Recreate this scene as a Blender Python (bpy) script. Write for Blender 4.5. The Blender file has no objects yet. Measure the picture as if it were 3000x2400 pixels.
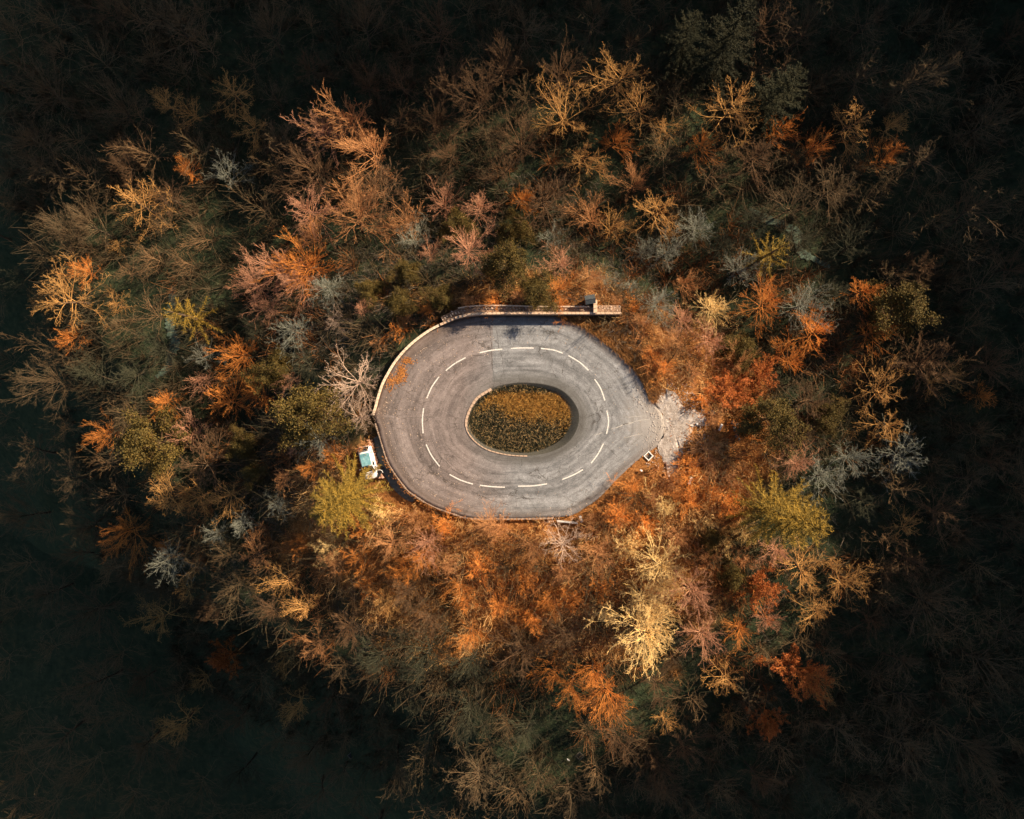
import bpy, math, random
import numpy as np
from mathutils import Vector
PI = math.pi
C = bpy.context.scene.collection
S = bpy.context.scene
random.seed(7)

# ------------------------------------------------------------------ camera, sky, sun, exposure
CAM_H = 90.0
PPM = 25.0                      # photograph pixels per metre on the road
cd = bpy.data.cameras.new('camera'); cam = bpy.data.objects.new('camera', cd); C.objects.link(cam)
cam.location = (0, 0, CAM_H); cam.rotation_euler = (0, 0, 0)
cd.sensor_width = 36; cd.lens = 27.0; cd.clip_start = 1; cd.clip_end = 5000
S.camera = cam
SUN_EL = math.radians(30); SUN_AZ = math.radians(58.5)      # azimuth clockwise from +Y
TOSUN = Vector((math.sin(SUN_AZ)*math.cos(SUN_EL), math.cos(SUN_AZ)*math.cos(SUN_EL), math.sin(SUN_EL)))
w = bpy.data.worlds.new('World'); S.world = w; w.use_nodes = True
nt = w.node_tree; nt.nodes.clear()
sk = nt.nodes.new('ShaderNodeTexSky'); sk.sky_type = 'NISHITA'; sk.sun_disc = False
sk.sun_elevation = SUN_EL; sk.sun_rotation = SUN_AZ; sk.altitude = 400; sk.dust_density = 2.4; sk.ozone_density = 0.3
bg = nt.nodes.new('ShaderNodeBackground'); bg.inputs['Strength'].default_value = 0.052
wo = nt.nodes.new('ShaderNodeOutputWorld')
nt.links.new(sk.outputs[0], bg.inputs[0]); nt.links.new(bg.outputs[0], wo.inputs[0])
ld = bpy.data.lights.new('sun', 'SUN'); ld.energy = 5.0; ld.angle = math.radians(0.6); ld.color = (1.0, 0.79, 0.56)
sun = bpy.data.objects.new('sun', ld); C.objects.link(sun)
sun.rotation_euler = TOSUN.to_track_quat('Z', 'Y').to_euler(); sun.location = (60, 40, 90)
S.view_settings.view_transform = 'Standard'; S.view_settings.look = 'None'
S.view_settings.exposure = 1.15; S.view_settings.gamma = 1; S.view_settings.use_curve_mapping = False

# ------------------------------------------------------------------ helpers
def W(px, py):                                   # photograph pixel -> metres on the road plane
    return ((px-1500)/PPM, (1200-py)/PPM)
def tag(o, label=None, cat=None, group=None, kind=None):
    if label: o['label'] = label
    if cat: o['category'] = cat
    if group: o['group'] = group
    if kind: o['kind'] = kind
    return o
def mesh_np(name, V, F, uv=None, smooth=False):
    """V (n,3), F (m,k) all faces of k corners"""
    V = np.asarray(V, dtype=np.float32); F = np.asarray(F, dtype=np.int32)
    m = bpy.data.meshes.new(name)
    m.vertices.add(len(V)); m.vertices.foreach_set('co', V.ravel())
    k = F.shape[1]
    m.loops.add(F.size); m.loops.foreach_set('vertex_index', F.ravel())
    m.polygons.add(len(F)); m.polygons.foreach_set('loop_start', np.arange(0, F.size, k, dtype=np.int32))
    m.update(calc_edges=True); m.validate()
    if smooth: m.polygons.foreach_set('use_smooth', np.ones(len(m.polygons), dtype=bool))
    if uv is not None:
        l = m.uv_layers.new(name='UVMap'); l.data.foreach_set('uv', np.asarray(uv, dtype=np.float32)[F.ravel()].ravel())
    return m
def obj(name, m, mat=None, parent=None, loc=None, **k):
    o = bpy.data.objects.new(name, m); C.objects.link(o)
    if mat is not None:
        if m.materials: pass
        else: m.materials.append(mat)
    if parent: o.parent = parent
    if loc: o.location = loc
    if k: tag(o, **k)
    return o
def empty(name, loc=(0,0,0), rz=0, **k):
    o = bpy.data.objects.new(name, None); C.objects.link(o); o.location = loc; o.rotation_euler = (0,0,rz)
    o.empty_display_size = 0.3
    if k: tag(o, **k)
    return o
class MB:
    def __init__(s): s.v = []; s.f = []
    def box(s, c, d, rz=0, taper=1.0, rx=0):
        i = len(s.v); cx, cy, cz = c; ca, sa = math.cos(rz), math.sin(rz)
        for z in (-1, 1):
            t = taper if z > 0 else 1
            for x, y in ((-1,-1),(1,-1),(1,1),(-1,1)):
                lx, ly, lz = x*d[0]/2*t, y*d[1]/2*t, z*d[2]/2
                if rx: ly, lz = ly*math.cos(rx)-lz*math.sin(rx), ly*math.sin(rx)+lz*math.cos(rx)
                s.v.append((cx+lx*ca-ly*sa, cy+lx*sa+ly*ca, cz+lz))
        s.f += [(i,i+3,i+2,i+1),(i+4,i+5,i+6,i+7),(i,i+1,i+5,i+4),(i+1,i+2,i+6,i+5),(i+2,i+3,i+7,i+6),(i+3,i,i+4,i+7)]
        return s
    def rod(s, a, b, r, r2=None, n=8):
        a = Vector(a); b = Vector(b); r2 = r if r2 is None else r2
        d = (b-a).normalized(); u = d.orthogonal().normalized(); v = d.cross(u); i = len(s.v)
        for p, q in ((a, r), (b, r2)):
            for k in range(n):
                t = 2*PI*k/n; s.v.append(tuple(p+u*math.cos(t)*q+v*math.sin(t)*q))
        for k in range(n):
            s.f.append((i+k, i+(k+1)%n, i+n+(k+1)%n, i+n+k))
        s.f.append(tuple(i+k for k in range(n))[::-1]); s.f.append(tuple(i+n+k for k in range(n)))
        return s
    def poly(s, pts): i = len(s.v); s.v += list(pts); s.f.append(tuple(range(i, i+len(pts)))); return s
    def mesh(s, name, bevel=0, smooth=False):
        m = bpy.data.meshes.new(name); m.from_pydata(s.v, [], s.f); m.update()
        if bevel:
            import bmesh
            b = bmesh.new(); b.from_mesh(m)
            bmesh.ops.bevel(b, geom=b.edges[:], offset=bevel, segments=2, affect='EDGES'); b.to_mesh(m); b.free()
        if smooth:
            for p in m.polygons: p.use_smooth = True
        return m
def catmull(pts, n=6, closed=True):
    out = []; N = len(pts)
    rng = range(N) if closed else range(N-1)
    for i in rng:
        if closed: p0, p1, p2, p3 = (pts[(i+k) % N] for k in (-1, 0, 1, 2))
        else: p0, p1, p2, p3 = pts[max(i-1,0)], pts[i], pts[i+1], pts[min(i+2,N-1)]
        for k in range(n):
            t = k/n
            out.append(tuple(0.5*((2*p1[j])+(-p0[j]+p2[j])*t+(2*p0[j]-5*p1[j]+4*p2[j]-p3[j])*t*t+(-p0[j]+3*p1[j]-3*p2[j]+p3[j])*t**3) for j in range(2)))
    if not closed: out.append(tuple(pts[-1]))
    return out
def resample(P, n, closed=True):
    P = np.array(P); Q = np.vstack([P, P[:1]]) if closed else P
    L = np.r_[0, np.cumsum(np.hypot(*(np.diff(Q, axis=0).T)))]
    t = np.linspace(0, L[-1], n+1)[:-1] if closed else np.linspace(0, L[-1], n)
    return np.c_[np.interp(t, L, Q[:,0]), np.interp(t, L, Q[:,1])]
def seg_dist(P, Q):
    """distance of points P (n,2) to closed polygon Q, and inside flag"""
    P = np.asarray(P, float); A = Q; B = np.roll(Q, -1, axis=0); best = np.full(len(P), 1e9); ins = np.zeros(len(P), bool)
    for a, b in zip(A, B):
        d = b-a; t = np.clip(((P-a)@d)/(d@d+1e-12), 0, 1); q = a+t[:,None]*d
        best = np.minimum(best, np.hypot(*(P-q).T))
        c = ((a[1] > P[:,1]) != (b[1] > P[:,1]))
        if abs(b[1]-a[1]) > 1e-12: ins ^= c & (P[:,0] < (b[0]-a[0])*(P[:,1]-a[1])/(b[1]-a[1])+a[0])
    return best, ins
# smooth value noise
_rs = np.random.RandomState(3); _G = _rs.rand(64, 64)
def vnoise(x, y):
    x = np.asarray(x, float); y = np.asarray(y, float); xi = np.floor(x).astype(int); yi = np.floor(y).astype(int)
    fx = x-xi; fy = y-yi; fx = fx*fx*(3-2*fx); fy = fy*fy*(3-2*fy)
    g = lambda a, b: _G[a % 64, b % 64]
    return (g(xi,yi)*(1-fx)+g(xi+1,yi)*fx)*(1-fy)+(g(xi,yi+1)*(1-fx)+g(xi+1,yi+1)*fx)*fy
def fbm(x, y, o=4):
    s = 0; a = .5; n = 0
    for k in range(o): s = s+a*vnoise(x*2**k+17*k, y*2**k-9*k); n += a; a *= .5
    return s/n
sstep = lambda x, a, b: (lambda t: t*t*(3-2*t))(np.clip((np.asarray(x, float)-a)/(b-a), 0, 1))

# ------------------------------------------------------------------ materials
def nodemat(name):
    m = bpy.data.materials.new(name); m.use_nodes = True; n = m.node_tree; b = n.nodes['Principled BSDF']
    return m, n, b
def N(n, t, **k):
    x = n.nodes.new(t)
    for a, v in k.items():
        if hasattr(x, a): setattr(x, a, v)
        else: x.inputs[a].default_value = v
    return x
def noise(n, scale, detail=4, rough=.6, vec=None, dist=0):
    x = n.nodes.new('ShaderNodeTexNoise'); x.inputs['Scale'].default_value = scale; x.inputs['Detail'].default_value = detail
    x.inputs['Roughness'].default_value = rough; x.inputs['Distortion'].default_value = dist
    if vec is not None: n.links.new(vec, x.inputs['Vector'])
    return x.outputs['Fac']
def ramp(n, fac, stops):
    r = n.nodes.new('ShaderNodeValToRGB'); e = r.color_ramp.elements
    while len(e) < len(stops): e.new(0.5)
    for q, (p, c) in zip(e, stops): q.position = p; q.color = (c[0], c[1], c[2], 1) if not isinstance(c, (int, float)) else (c, c, c, 1)
    n.links.new(fac, r.inputs[0]); return r.outputs[0]
def mix(n, fac, a, b, mode='MIX'):
    x = n.nodes.new('ShaderNodeMix'); x.data_type = 'RGBA'; x.blend_type = mode
    for s, v in ((x.inputs[0], fac), (x.inputs[6], a), (x.inputs[7], b)):
        if isinstance(v, (int, float)): s.default_value = v
        elif isinstance(v, tuple): s.default_value = (v[0], v[1], v[2], 1)
        else: n.links.new(v, s)
    return x.outputs[2]
def mth(n, op, a, b=0.0, c=None):
    x = n.nodes.new('ShaderNodeMath'); x.operation = op
    for i, v in enumerate((a, b) if c is None else (a, b, c)):
        if isinstance(v, (int, float)): x.inputs[i].default_value = v
        else: n.links.new(v, x.inputs[i])
    return x.outputs[0]
def bump(n, b, h, s=.5, d=.02):
    x = n.nodes.new('ShaderNodeBump'); x.inputs['Strength'].default_value = s; x.inputs['Distance'].default_value = d
    n.links.new(h, x.inputs['Height']); n.links.new(x.outputs[0], b.inputs['Normal'])
def plant_mat(name, col, col2, rough=.8, var=.35, scale=.6, trans=0.0):
    m, n, b = nodemat(name)
    oi = n.nodes.new('ShaderNodeObjectInfo'); tc = n.nodes.new('ShaderNodeTexCoord'); geo = n.nodes.new('ShaderNodeNewGeometry')
    f1 = noise(n, scale, 3, .6, tc.outputs['Object'])
    f = mth(n, 'ADD', mth(n, 'MULTIPLY', f1, 1.5), mth(n, 'MULTIPLY', geo.outputs['Random Per Island'], .7))
    f = mth(n, 'SUBTRACT', f, .6)
    c = mix(n, f, col, col2)
    v = mth(n, 'ADD', mth(n, 'MULTIPLY', oi.outputs['Random'], var), 1-var/2)
    hsv = n.nodes.new('ShaderNodeHueSaturation'); n.links.new(v, hsv.inputs['Value']); n.links.new(c, hsv.inputs['Color'])
    n.links.new(hsv.outputs[0], b.inputs['Base Color']); b.inputs['Roughness'].default_value = rough
    b.inputs['Specular IOR Level'].default_value = .25
    return m
def simple(name, col, rough=.6, metal=0, nscale=6, namt=.25, spec=.5, bmp=0):
    m, n, b = nodemat(name); tc = n.nodes.new('ShaderNodeTexCoord')
    f = noise(n, nscale, 5, .6, tc.outputs['Object'])
    c = ramp(n, f, [(.3, tuple(x*(1-namt) for x in col)), (.7, tuple(min(1, x*(1+namt)) for x in col))])
    n.links.new(c, b.inputs['Base Color']); b.inputs['Roughness'].default_value = rough; b.inputs['Metallic'].default_value = metal
    b.inputs['Specular IOR Level'].default_value = spec
    if bmp: bump(n, b, noise(n, nscale*6, 4, .6, tc.outputs['Object']), bmp, .02)
    return m
BARK = {
 'orange': plant_mat('bark_orange', (.80,.31,.06), (.52,.18,.045)),
 'tan':    plant_mat('bark_tan', (.62,.30,.12), (.36,.17,.07)),
 'amber':  plant_mat('bark_amber', (.68,.38,.12), (.42,.21,.07)),
 'pink':   plant_mat('bark_pinkish', (.64,.32,.18), (.40,.20,.12)),
 'grey':   plant_mat('bark_grey', (.31,.315,.25), (.18,.19,.15)),
 'brown':  plant_mat('bark_brown', (.19,.10,.045), (.09,.06,.035)),  # brown bark, also the dimmed tone for trees out in the shade
 'dark':   plant_mat('bark_dark', (.20,.12,.06), (.08,.07,.04)),  # darkness of the outskirts put into the bark colour
 'yellow': plant_mat('bark_yellow', (.92,.68,.32), (.75,.48,.16)),
 'pale':   plant_mat('bark_pale', (.62,.45,.34), (.42,.30,.22)),
 'shadetoned':  plant_mat('bark_shadetoned', (.075,.07,.038), (.04,.045,.028)),  # shade of the dark woods put into the bark colour
}
TRUNKM = plant_mat('trunk_bark', (.16,.10,.06), (.08,.055,.04))
TRUNKD = plant_mat('trunk_bark_dark', (.09,.065,.04), (.05,.042,.028))  # darker trunk copy for the shade toned trees
LEAF = {
 'olive':  plant_mat('leaf_olive', (.15,.095,.018), (.05,.045,.014), scale=.5),
 'rust':   plant_mat('leaf_rust', (.48,.13,.03), (.26,.08,.02), scale=.5),
 'gold':   plant_mat('leaf_gold', (.42,.24,.03), (.20,.14,.02), scale=.5),
 'fir':    plant_mat('needles_golden', (.38,.23,.03), (.10,.08,.02), scale=.5),
 'firdark':plant_mat('needles_dark', (.035,.030,.010), (.014,.020,.010), scale=.5),  # outer spruces, surrounding darkness put into the needle colour
}

# ------------------------------------------------------------------ outlines (metres)
OUT_PX = [(1096,1214),(1103,1195),(1111,1164),(1125,1125),(1139,1098),(1156,1070),(1178,1042),(1206,1014),(1237,989),(1267,969),(1295,954),(1334,939),(1376,930),(1417,926),(1500,926),(1560,926),(1620,928),(1655,934),(1690,949),(1717,961),(1741,980),(1771,1004),(1801,1028),(1832,1055),(1862,1088),(1877,1115),(1890,1140),(1905,1165),(1925,1190),(1940,1215),(1948,1245),(1944,1280),(1925,1308),(1900,1324),(1862,1354),(1832,1381),(1801,1411),(1771,1444),(1741,1471),(1711,1489),(1690,1504),(1660,1513),(1620,1515),(1560,1517),(1500,1518),(1440,1519),(1390,1518),(1348,1511),(1292,1492),(1250,1473),(1223,1456),(1195,1436),(1172,1409),(1150,1378),(1133,1347),(1120,1306),(1111,1275),(1106,1250),(1099,1232)]
PIT_PX = [(1365,1241),(1369,1220),(1381,1191),(1401,1164),(1431,1143),(1470,1128),(1521,1121),(1573,1123),(1616,1131),(1650,1146),(1676,1171),(1693,1200),(1697,1227),(1691,1255),(1679,1279),(1659,1301),(1625,1320),(1590,1330),(1547,1336),(1504,1335),(1461,1328),(1424,1316),(1393,1296),(1372,1270)]
OUT = np.array(catmull([W(*p) for p in OUT_PX], 4))
PIT = np.array(catmull([W(*p) for p in PIT_PX], 5))
CX, CY = W(1530, 1228)

# ------------------------------------------------------------------ terrain
def uv_sun(x, y): return .853*x+.522*y, -.522*x+.853*y
def terrain_np(x, y):
    P = np.c_[x.ravel(), y.ravel()]
    near = (np.abs(P[:,0]) < 130) & (np.abs(P[:,1]) < 130)
    d = np.hypot(P[:,0]-CX, P[:,1]-CY)-14.0; ins = np.zeros(len(P), bool)
    dn, i_n = seg_dist(P[near], OUT); d[near] = np.where(i_n, -dn, dn); ins[near] = i_n
    phi = np.degrees(np.arctan2(P[:,1]-CY, P[:,0]-CX)) % 360
    A = np.interp(phi, [0,45,80,110,150,180,215,250,280,315,360], [4.5,8,9,10,12.5,12.5,9,5.5,4.5,3,4])
    E = np.interp(phi, [0,95,108,118,185,197,222,232,360], [0,0,.5,1.0,1.0,1.0,1.0,.25,0])
    E = E+np.interp(phi, [0,226,236,300,312,360], [0,0,.35,.35,0,0])
    z = -.03-E*sstep(d, -1.3, -.7)-A*sstep(d, 1.2, np.interp(phi, [0,30,60,110,150,360], [20,15,12,16,24,20]))
    z = z+sstep(d, 4, 12)*(fbm(P[:,0]*.09, P[:,1]*.09)-.5)*4.5+sstep(d, 1.2, 3)*(fbm(P[:,0]*.5+5, P[:,1]*.5)-.5)*.6
    z = np.where(d < -.8, np.minimum(z, -.12), z)
    u, s = uv_sun(P[:,0], P[:,1]); s = s-2.5
    wob = (fbm(s*.035+3, u*.02)-.5)*16
    fall = np.clip(-u-45+wob+22*sstep(-P[:,1], 25, 38)*sstep(-u, 4, 14), 0, 58); z = z-.95*fall  # slopes shaped to drop off and leave the far outskirts in shade
    # added ridge out of view towards the sun, its saddle shaped to shade the outskirts
    sc = np.clip(np.abs(s)/np.where(s > 0, 38, 45), 0, 1)
    h = (118-45*np.sqrt(1-sc**2))*.577+sstep(s, 36, 62)*34+sstep(-s, 43, 53)*40+(fbm(s*.06, u*.012+8, 5)-.5)*26+(fbm(s*.4, u*.2, 3)-.5)*7
    prof = sstep(u, 74, 116)*(1-.45*sstep(u, 150, 500))
    z = z+h*prof
    far = sstep(np.hypot(P[:,0], P[:,1]), 120, 500); z = z+far*(fbm(P[:,0]*.004, P[:,1]*.004)-.4)*120*(1-sstep(u, 60, 130))
    pin = np.zeros(len(P), bool); dp, pi_ = seg_dist(P[near], PIT); q = np.where(pi_, -dp, dp)
    zz = z[near]; zz = np.where(q < .9, -3.0, zz); z[near] = zz
    return z.reshape(x.shape)
def axis(half, step, outer):
    a = np.arange(-half, half+.01, step); o = []; v = half; st = step
    while v < outer: st = min(st*1.22, 60); v += st if v > 150 else min(st, 3.5); o.append(v)
    o = np.array(o); return np.r_[-o[::-1], a, o]
GX = axis(72, .6, 1800); GY = axis(60, .6, 1800)
XX, YY = np.meshgrid(GX, GY, indexing='ij'); ZZ = terrain_np(XX, YY)
def ground(x, y):
    i = int(np.clip(np.searchsorted(GX, x)-1, 0, len(GX)-2)); j = int(np.clip(np.searchsorted(GY, y)-1, 0, len(GY)-2))
    fx = (x-GX[i])/(GX[i+1]-GX[i]); fy = (y-GY[j])/(GY[j+1]-GY[j])
    return float((ZZ[i,j]*(1-fx)+ZZ[i+1,j]*fx)*(1-fy)+(ZZ[i,j+1]*(1-fx)+ZZ[i+1,j+1]*fx)*fy)
def ground_np(x, y):
    i = np.clip(np.searchsorted(GX, x)-1, 0, len(GX)-2); j = np.clip(np.searchsorted(GY, y)-1, 0, len(GY)-2)
    fx = (x-GX[i])/(GX[i+1]-GX[i]); fy = (y-GY[j])/(GY[j+1]-GY[j])
    return (ZZ[i,j]*(1-fx)+ZZ[i+1,j]*fx)*(1-fy)+(ZZ[i,j+1]*(1-fx)+ZZ[i+1,j+1]*fx)*fy
nx, ny = len(GX), len(GY); I = np.arange(nx*ny).reshape(nx, ny)
F = np.stack([I[:-1,:-1], I[1:,:-1], I[1:,1:], I[:-1,1:]], -1).reshape(-1, 4)
gm = mesh_np('ground', np.c_[XX.ravel(), YY.ravel(), ZZ.ravel()], F, smooth=True)
# what grows where: dry orange bracken round the loop and south of it, dark growth elsewhere with the outer shade put into its colour
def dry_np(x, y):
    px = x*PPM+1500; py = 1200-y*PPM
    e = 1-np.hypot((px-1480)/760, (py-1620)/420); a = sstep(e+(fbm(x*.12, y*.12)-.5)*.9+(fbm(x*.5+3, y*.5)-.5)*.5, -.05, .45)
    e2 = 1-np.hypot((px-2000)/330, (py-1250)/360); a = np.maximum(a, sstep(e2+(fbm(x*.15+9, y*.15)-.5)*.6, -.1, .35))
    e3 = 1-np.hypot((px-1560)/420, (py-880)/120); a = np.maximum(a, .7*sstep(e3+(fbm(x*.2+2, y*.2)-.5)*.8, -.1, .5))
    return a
at = gm.attributes.new('dry', 'FLOAT', 'POINT'); at.data.foreach_set('value', dry_np(XX.ravel(), YY.ravel()).astype(np.float32))
m, n, b = nodemat('forest_floor'); geo = n.nodes.new('ShaderNodeNewGeometry'); P_ = geo.outputs['Position']
a1 = n.nodes.new('ShaderNodeAttribute'); a1.attribute_name = 'dry'
dk = ramp(n, noise(n, .9, 6, .65, P_), [(.3, (.022,.040,.021)), (.55, (.048,.062,.032)), (.8, (.115,.088,.04))])  # dark green floor, outer shade put into the colour
dr = ramp(n, noise(n, 2.6, 7, .75, P_), [(.28, (.05,.025,.012)), (.45, (.26,.11,.035)), (.62, (.44,.20,.065)), (.8, (.52,.31,.15))])
n.links.new(mix(n, a1.outputs['Fac'], dk, dr), b.inputs['Base Color']); b.inputs['Roughness'].default_value = .95
b.inputs['Specular IOR Level'].default_value = .1
bump(n, b, noise(n, 3, 8, .75, P_), 1, .35)
gm.materials.append(m)
obj('ground', gm, kind='structure')

# ------------------------------------------------------------------ road
NR, NS = 22, 260
O2 = resample(OUT, NS); P2 = np.array(PIT)
# match inner ring to outer by angle
ang = np.arctan2(O2[:,1]-CY, O2[:,0]-CX); pang = np.unwrap(np.arctan2(P2[:,1]-CY, P2[:,0]-CX))
pa = (pang+2*PI*4) % (2*PI); od = np.argsort(pa); pa = pa[od]; pp = P2[od]
def inner(t): 
    t = t % (2*PI); return np.c_[np.interp(t, np.r_[pa-2*PI, pa, pa+2*PI], np.tile(pp[:,0], 3)), np.interp(t, np.r_[pa-2*PI, pa, pa+2*PI], np.tile(pp[:,1], 3))]
IN = inner(ang)
V = []; UV = []
an = np.unwrap(ang)
jit = (fbm(O2[:,0]*1.2, O2[:,1]*1.2)-.5)
for k in range(NR+1):
    t = k/NR; Q = IN*(1-t)+O2*t
    V.append(np.c_[Q, np.full(NS, 0.0)]); UV.append(np.c_[an, np.full(NS, t)])
V.append(np.c_[O2, np.full(NS, -1.6)]); UV.append(np.c_[an, np.full(NS, 1.02)])
V = np.vstack(V); UV = np.vstack(UV)
F = [(k*NS+i, k*NS+(i+1)%NS, (k+1)*NS+(i+1)%NS, (k+1)*NS+i) for k in range(NR+1) for i in range(NS)]
a = V[np.array(F[0])]; 
if np.cross(a[1]-a[0], a[2]-a[0])[2] < 0: F = [f[::-1] for f in F]
rm = mesh_np('road', V, F, uv=UV)
m, n, b = nodemat('worn_asphalt'); tc = n.nodes.new('ShaderNodeTexCoord'); geo = n.nodes.new('ShaderNodeNewGeometry'); P_ = geo.outputs['Position']
sp = n.nodes.new('ShaderNodeSeparateXYZ'); n.links.new(P_, sp.inputs[0])
su = n.nodes.new('ShaderNodeSeparateXYZ'); n.links.new(tc.outputs['UV'], su.inputs[0])
grain = noise(n, 7, 5, .85, P_); med = noise(n, 1.6, 6, .7, P_); big = noise(n, .22, 4, .6, P_)
cbv = n.nodes.new('ShaderNodeCombineXYZ'); n.links.new(mth(n, 'MULTIPLY', mth(n,'COSINE', su.outputs[0]), 2.2), cbv.inputs[0]); n.links.new(mth(n, 'MULTIPLY', mth(n,'SINE', su.outputs[0]), 2.2), cbv.inputs[2]); n.links.new(mth(n, 'MULTIPLY', su.outputs[1], 15), cbv.inputs[1])
streak = noise(n, 1.0, 5, .6, cbv.outputs[0])
# old warm surface on the left and along the outer lane, newer grey laid on the right
xl = mth(n, 'ADD', sp.outputs[0], mth(n, 'MULTIPLY', big, 5.0))
seam = n.nodes.new('ShaderNodeMapRange'); seam.inputs[1].default_value = -3.0; seam.inputs[2].default_value = 3.2; n.links.new(xl, seam.inputs[0])
topseam = mth(n, 'MULTIPLY', mth(n, 'GREATER_THAN', sp.outputs[0], -2.25), mth(n, 'GREATER_THAN', sp.outputs[1], 3.2))
side = mth(n, 'MAXIMUM', seam.outputs[0], topseam)
warm = ramp(n, med, [(.25, (.135,.113,.106)), (.5, (.192,.161,.152)), (.75, (.235,.203,.194))])
grey = ramp(n, med, [(.25, (.145,.149,.155)), (.5, (.205,.210,.217)), (.75, (.275,.281,.29))])
col = mix(n, side, warm, grey)
col = mix(n, 1.0, col, ramp(n, streak, [(.3, .70), (.5, 1.0), (.70, 1.22)]), 'MULTIPLY')
cb2 = n.nodes.new('ShaderNodeCombineXYZ'); n.links.new(mth(n, 'MULTIPLY', mth(n,'COSINE', su.outputs[0]), .5), cb2.inputs[0]); n.links.new(mth(n, 'MULTIPLY', mth(n,'SINE', su.outputs[0]), .5), cb2.inputs[2]); n.links.new(mth(n, 'ADD', mth(n, 'MULTIPLY', su.outputs[1], 9), mth(n, 'MULTIPLY', big, .8)), cb2.inputs[1])
col = mix(n, 1.0, col, ramp(n, noise(n, 1.0, 3, .7, cb2.outputs[0]), [(.36, .74), (.5, 1.0), (.62, 1.18)]), 'MULTIPLY')
blot = noise(n, .55, 5, .7, P_, 1.2)
col = mix(n, 1.0, col, ramp(n, blot, [(.3, .80), (.5, 1.0), (.7, 1.22)]), 'MULTIPLY')
col = mix(n, .9, col, ramp(n, grain, [(.28, .45), (.5, 1.0), (.72, 1.6)]), 'MULTIPLY')
vor = n.nodes.new('ShaderNodeTexVoronoi'); vor.feature = 'DISTANCE_TO_EDGE'; vor.inputs['Scale'].default_value = .42
wv = n.nodes.new('ShaderNodeMix'); wv.data_type = 'VECTOR'
nz = n.nodes.new('ShaderNodeTexNoise'); nz.inputs['Scale'].default_value = 1.1; nz.inputs['Detail'].default_value = 6; n.links.new(P_, nz.inputs['Vector'])
va = n.nodes.new('ShaderNodeVectorMath'); va.operation = 'MULTIPLY_ADD'; n.links.new(nz.outputs['Color'], va.inputs[0]); va.inputs[1].default_value = (2.2,2.2,0); n.links.new(P_, va.inputs[2])
n.links.new(va.outputs[0], vor.inputs['Vector'])
crk = mth(n, 'MULTIPLY', mth(n, 'LESS_THAN', vor.outputs['Distance'], .014), ramp(n, noise(n, .35, 3, .5, P_), [(.45, 0), (.58, 1)]))
col = mix(n, mth(n, 'MULTIPLY', crk, .6), col, (.05,.042,.036))
# leaf dust gathers at the outer edge and dirt round the pit, darkened at right for the pit's shadow band
edge = ramp(n, mth(n, 'ADD', su.outputs[1], mth(n, 'MULTIPLY', med, .12)), [(.90, 0), (1.04, 1)])
col = mix(n, mth(n, 'MULTIPLY', edge, .38), col, (.14,.095,.07))
ind = ramp(n, mth(n, 'ADD', su.outputs[1], mth(n, 'MULTIPLY', med, -.12)), [(.0, 1), (.15, 0)])
col = mix(n, mth(n, 'MULTIPLY', ind, mth(n, 'MULTIPLY_ADD', side, .55, .15)), col, (.075,.07,.06))
dv = n.nodes.new('ShaderNodeVectorMath'); dv.operation = 'DISTANCE'; n.links.new(P_, dv.inputs[0]); dv.inputs[1].default_value = (18.2, -1.3, 0)
dust = ramp(n, mth(n, 'ADD', mth(n, 'MULTIPLY', dv.outputs['Value'], .1), mth(n, 'MULTIPLY', med, .55)), [(.30, 1), (.85, 0)])
col = mix(n, mth(n, 'MULTIPLY', dust, .75), col, (.40,.36,.32))
n.links.new(col, b.inputs['Base Color']); b.inputs['Roughness'].default_value = .9; b.inputs['Specular IOR Level'].default_value = .2
bump(n, b, mth(n, 'ADD', grain, mth(n, 'MULTIPLY', crk, -1.5)), .5, .03)
rm.materials.append(m)
road = obj('road', rm, kind='structure')

# painted dashes
PAINT, n, b = nodemat('road_paint'); geo = n.nodes.new('ShaderNodeNewGeometry')
n.links.new(ramp(n, noise(n, 7, 6, .7, geo.outputs['Position']), [(.34, (.30,.28,.26)), (.46, (.66,.64,.60)), (.7, (.82,.80,.76))]), b.inputs['Base Color']); b.inputs['Roughness'].default_value = .7
DASH = [[(1405,1033.7),(1437,1027),(1471.7,1023)],[(1497,1021),(1530,1019.5),(1563.6,1020)],[(1306,1086),(1333,1065),(1364,1048)],[(1250.5,1167),(1265,1134),(1286,1104.6)],[(1241,1196),(1237.5,1232),(1239.5,1269.6)],[(1248.5,1302.4),(1265,1336),(1288,1366.4)],[(1317,1390),(1350,1407),(1385.5,1418.5)],[(1406,1422),(1442,1426),(1479,1427.6)],[(1517.5,1424.6),(1562,1423.5),(1602.5,1417.7)],[(1647,1405),(1679,1392),(1708,1376)],[(1732,1357),(1752,1330),(1768,1300)],[(1777,1271),(1783,1236),(1778,1203)],[(1742,1111),(1760,1139),(1772,1173.5)],[(1665,1042),(1697.5,1061),(1724,1085)],[(1585,1021),(1620.6,1025.5),(1649,1035)]]
def ribbon(pts, wd, z=0.005, n=8, taper=False, close=False):
    c = np.array(catmull(pts, n, closed=False)); t = np.gradient(c, axis=0); t /= np.hypot(*t.T)[:,None]+1e-9; nn = np.c_[-t[:,1], t[:,0]]
    wv = np.full(len(c), wd/2.0)
    if taper: wv = wv*(.35+.65*np.sin(np.linspace(.05, PI-.05, len(c))))*(0.6+.8*np.array([random.random() for _ in c]))
    zz = z if np.isscalar(z) else np.asarray(z)
    L = c+nn*wv[:,None]; R = c-nn*wv[:,None]
    V = np.vstack([np.c_[L, np.full(len(c), 1.)*zz], np.c_[R, np.full(len(c), 1.)*zz]]); k = len(c)
    return V, [(i+k, i+k+1, i+1, i) for i in range(k-1)]
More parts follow.
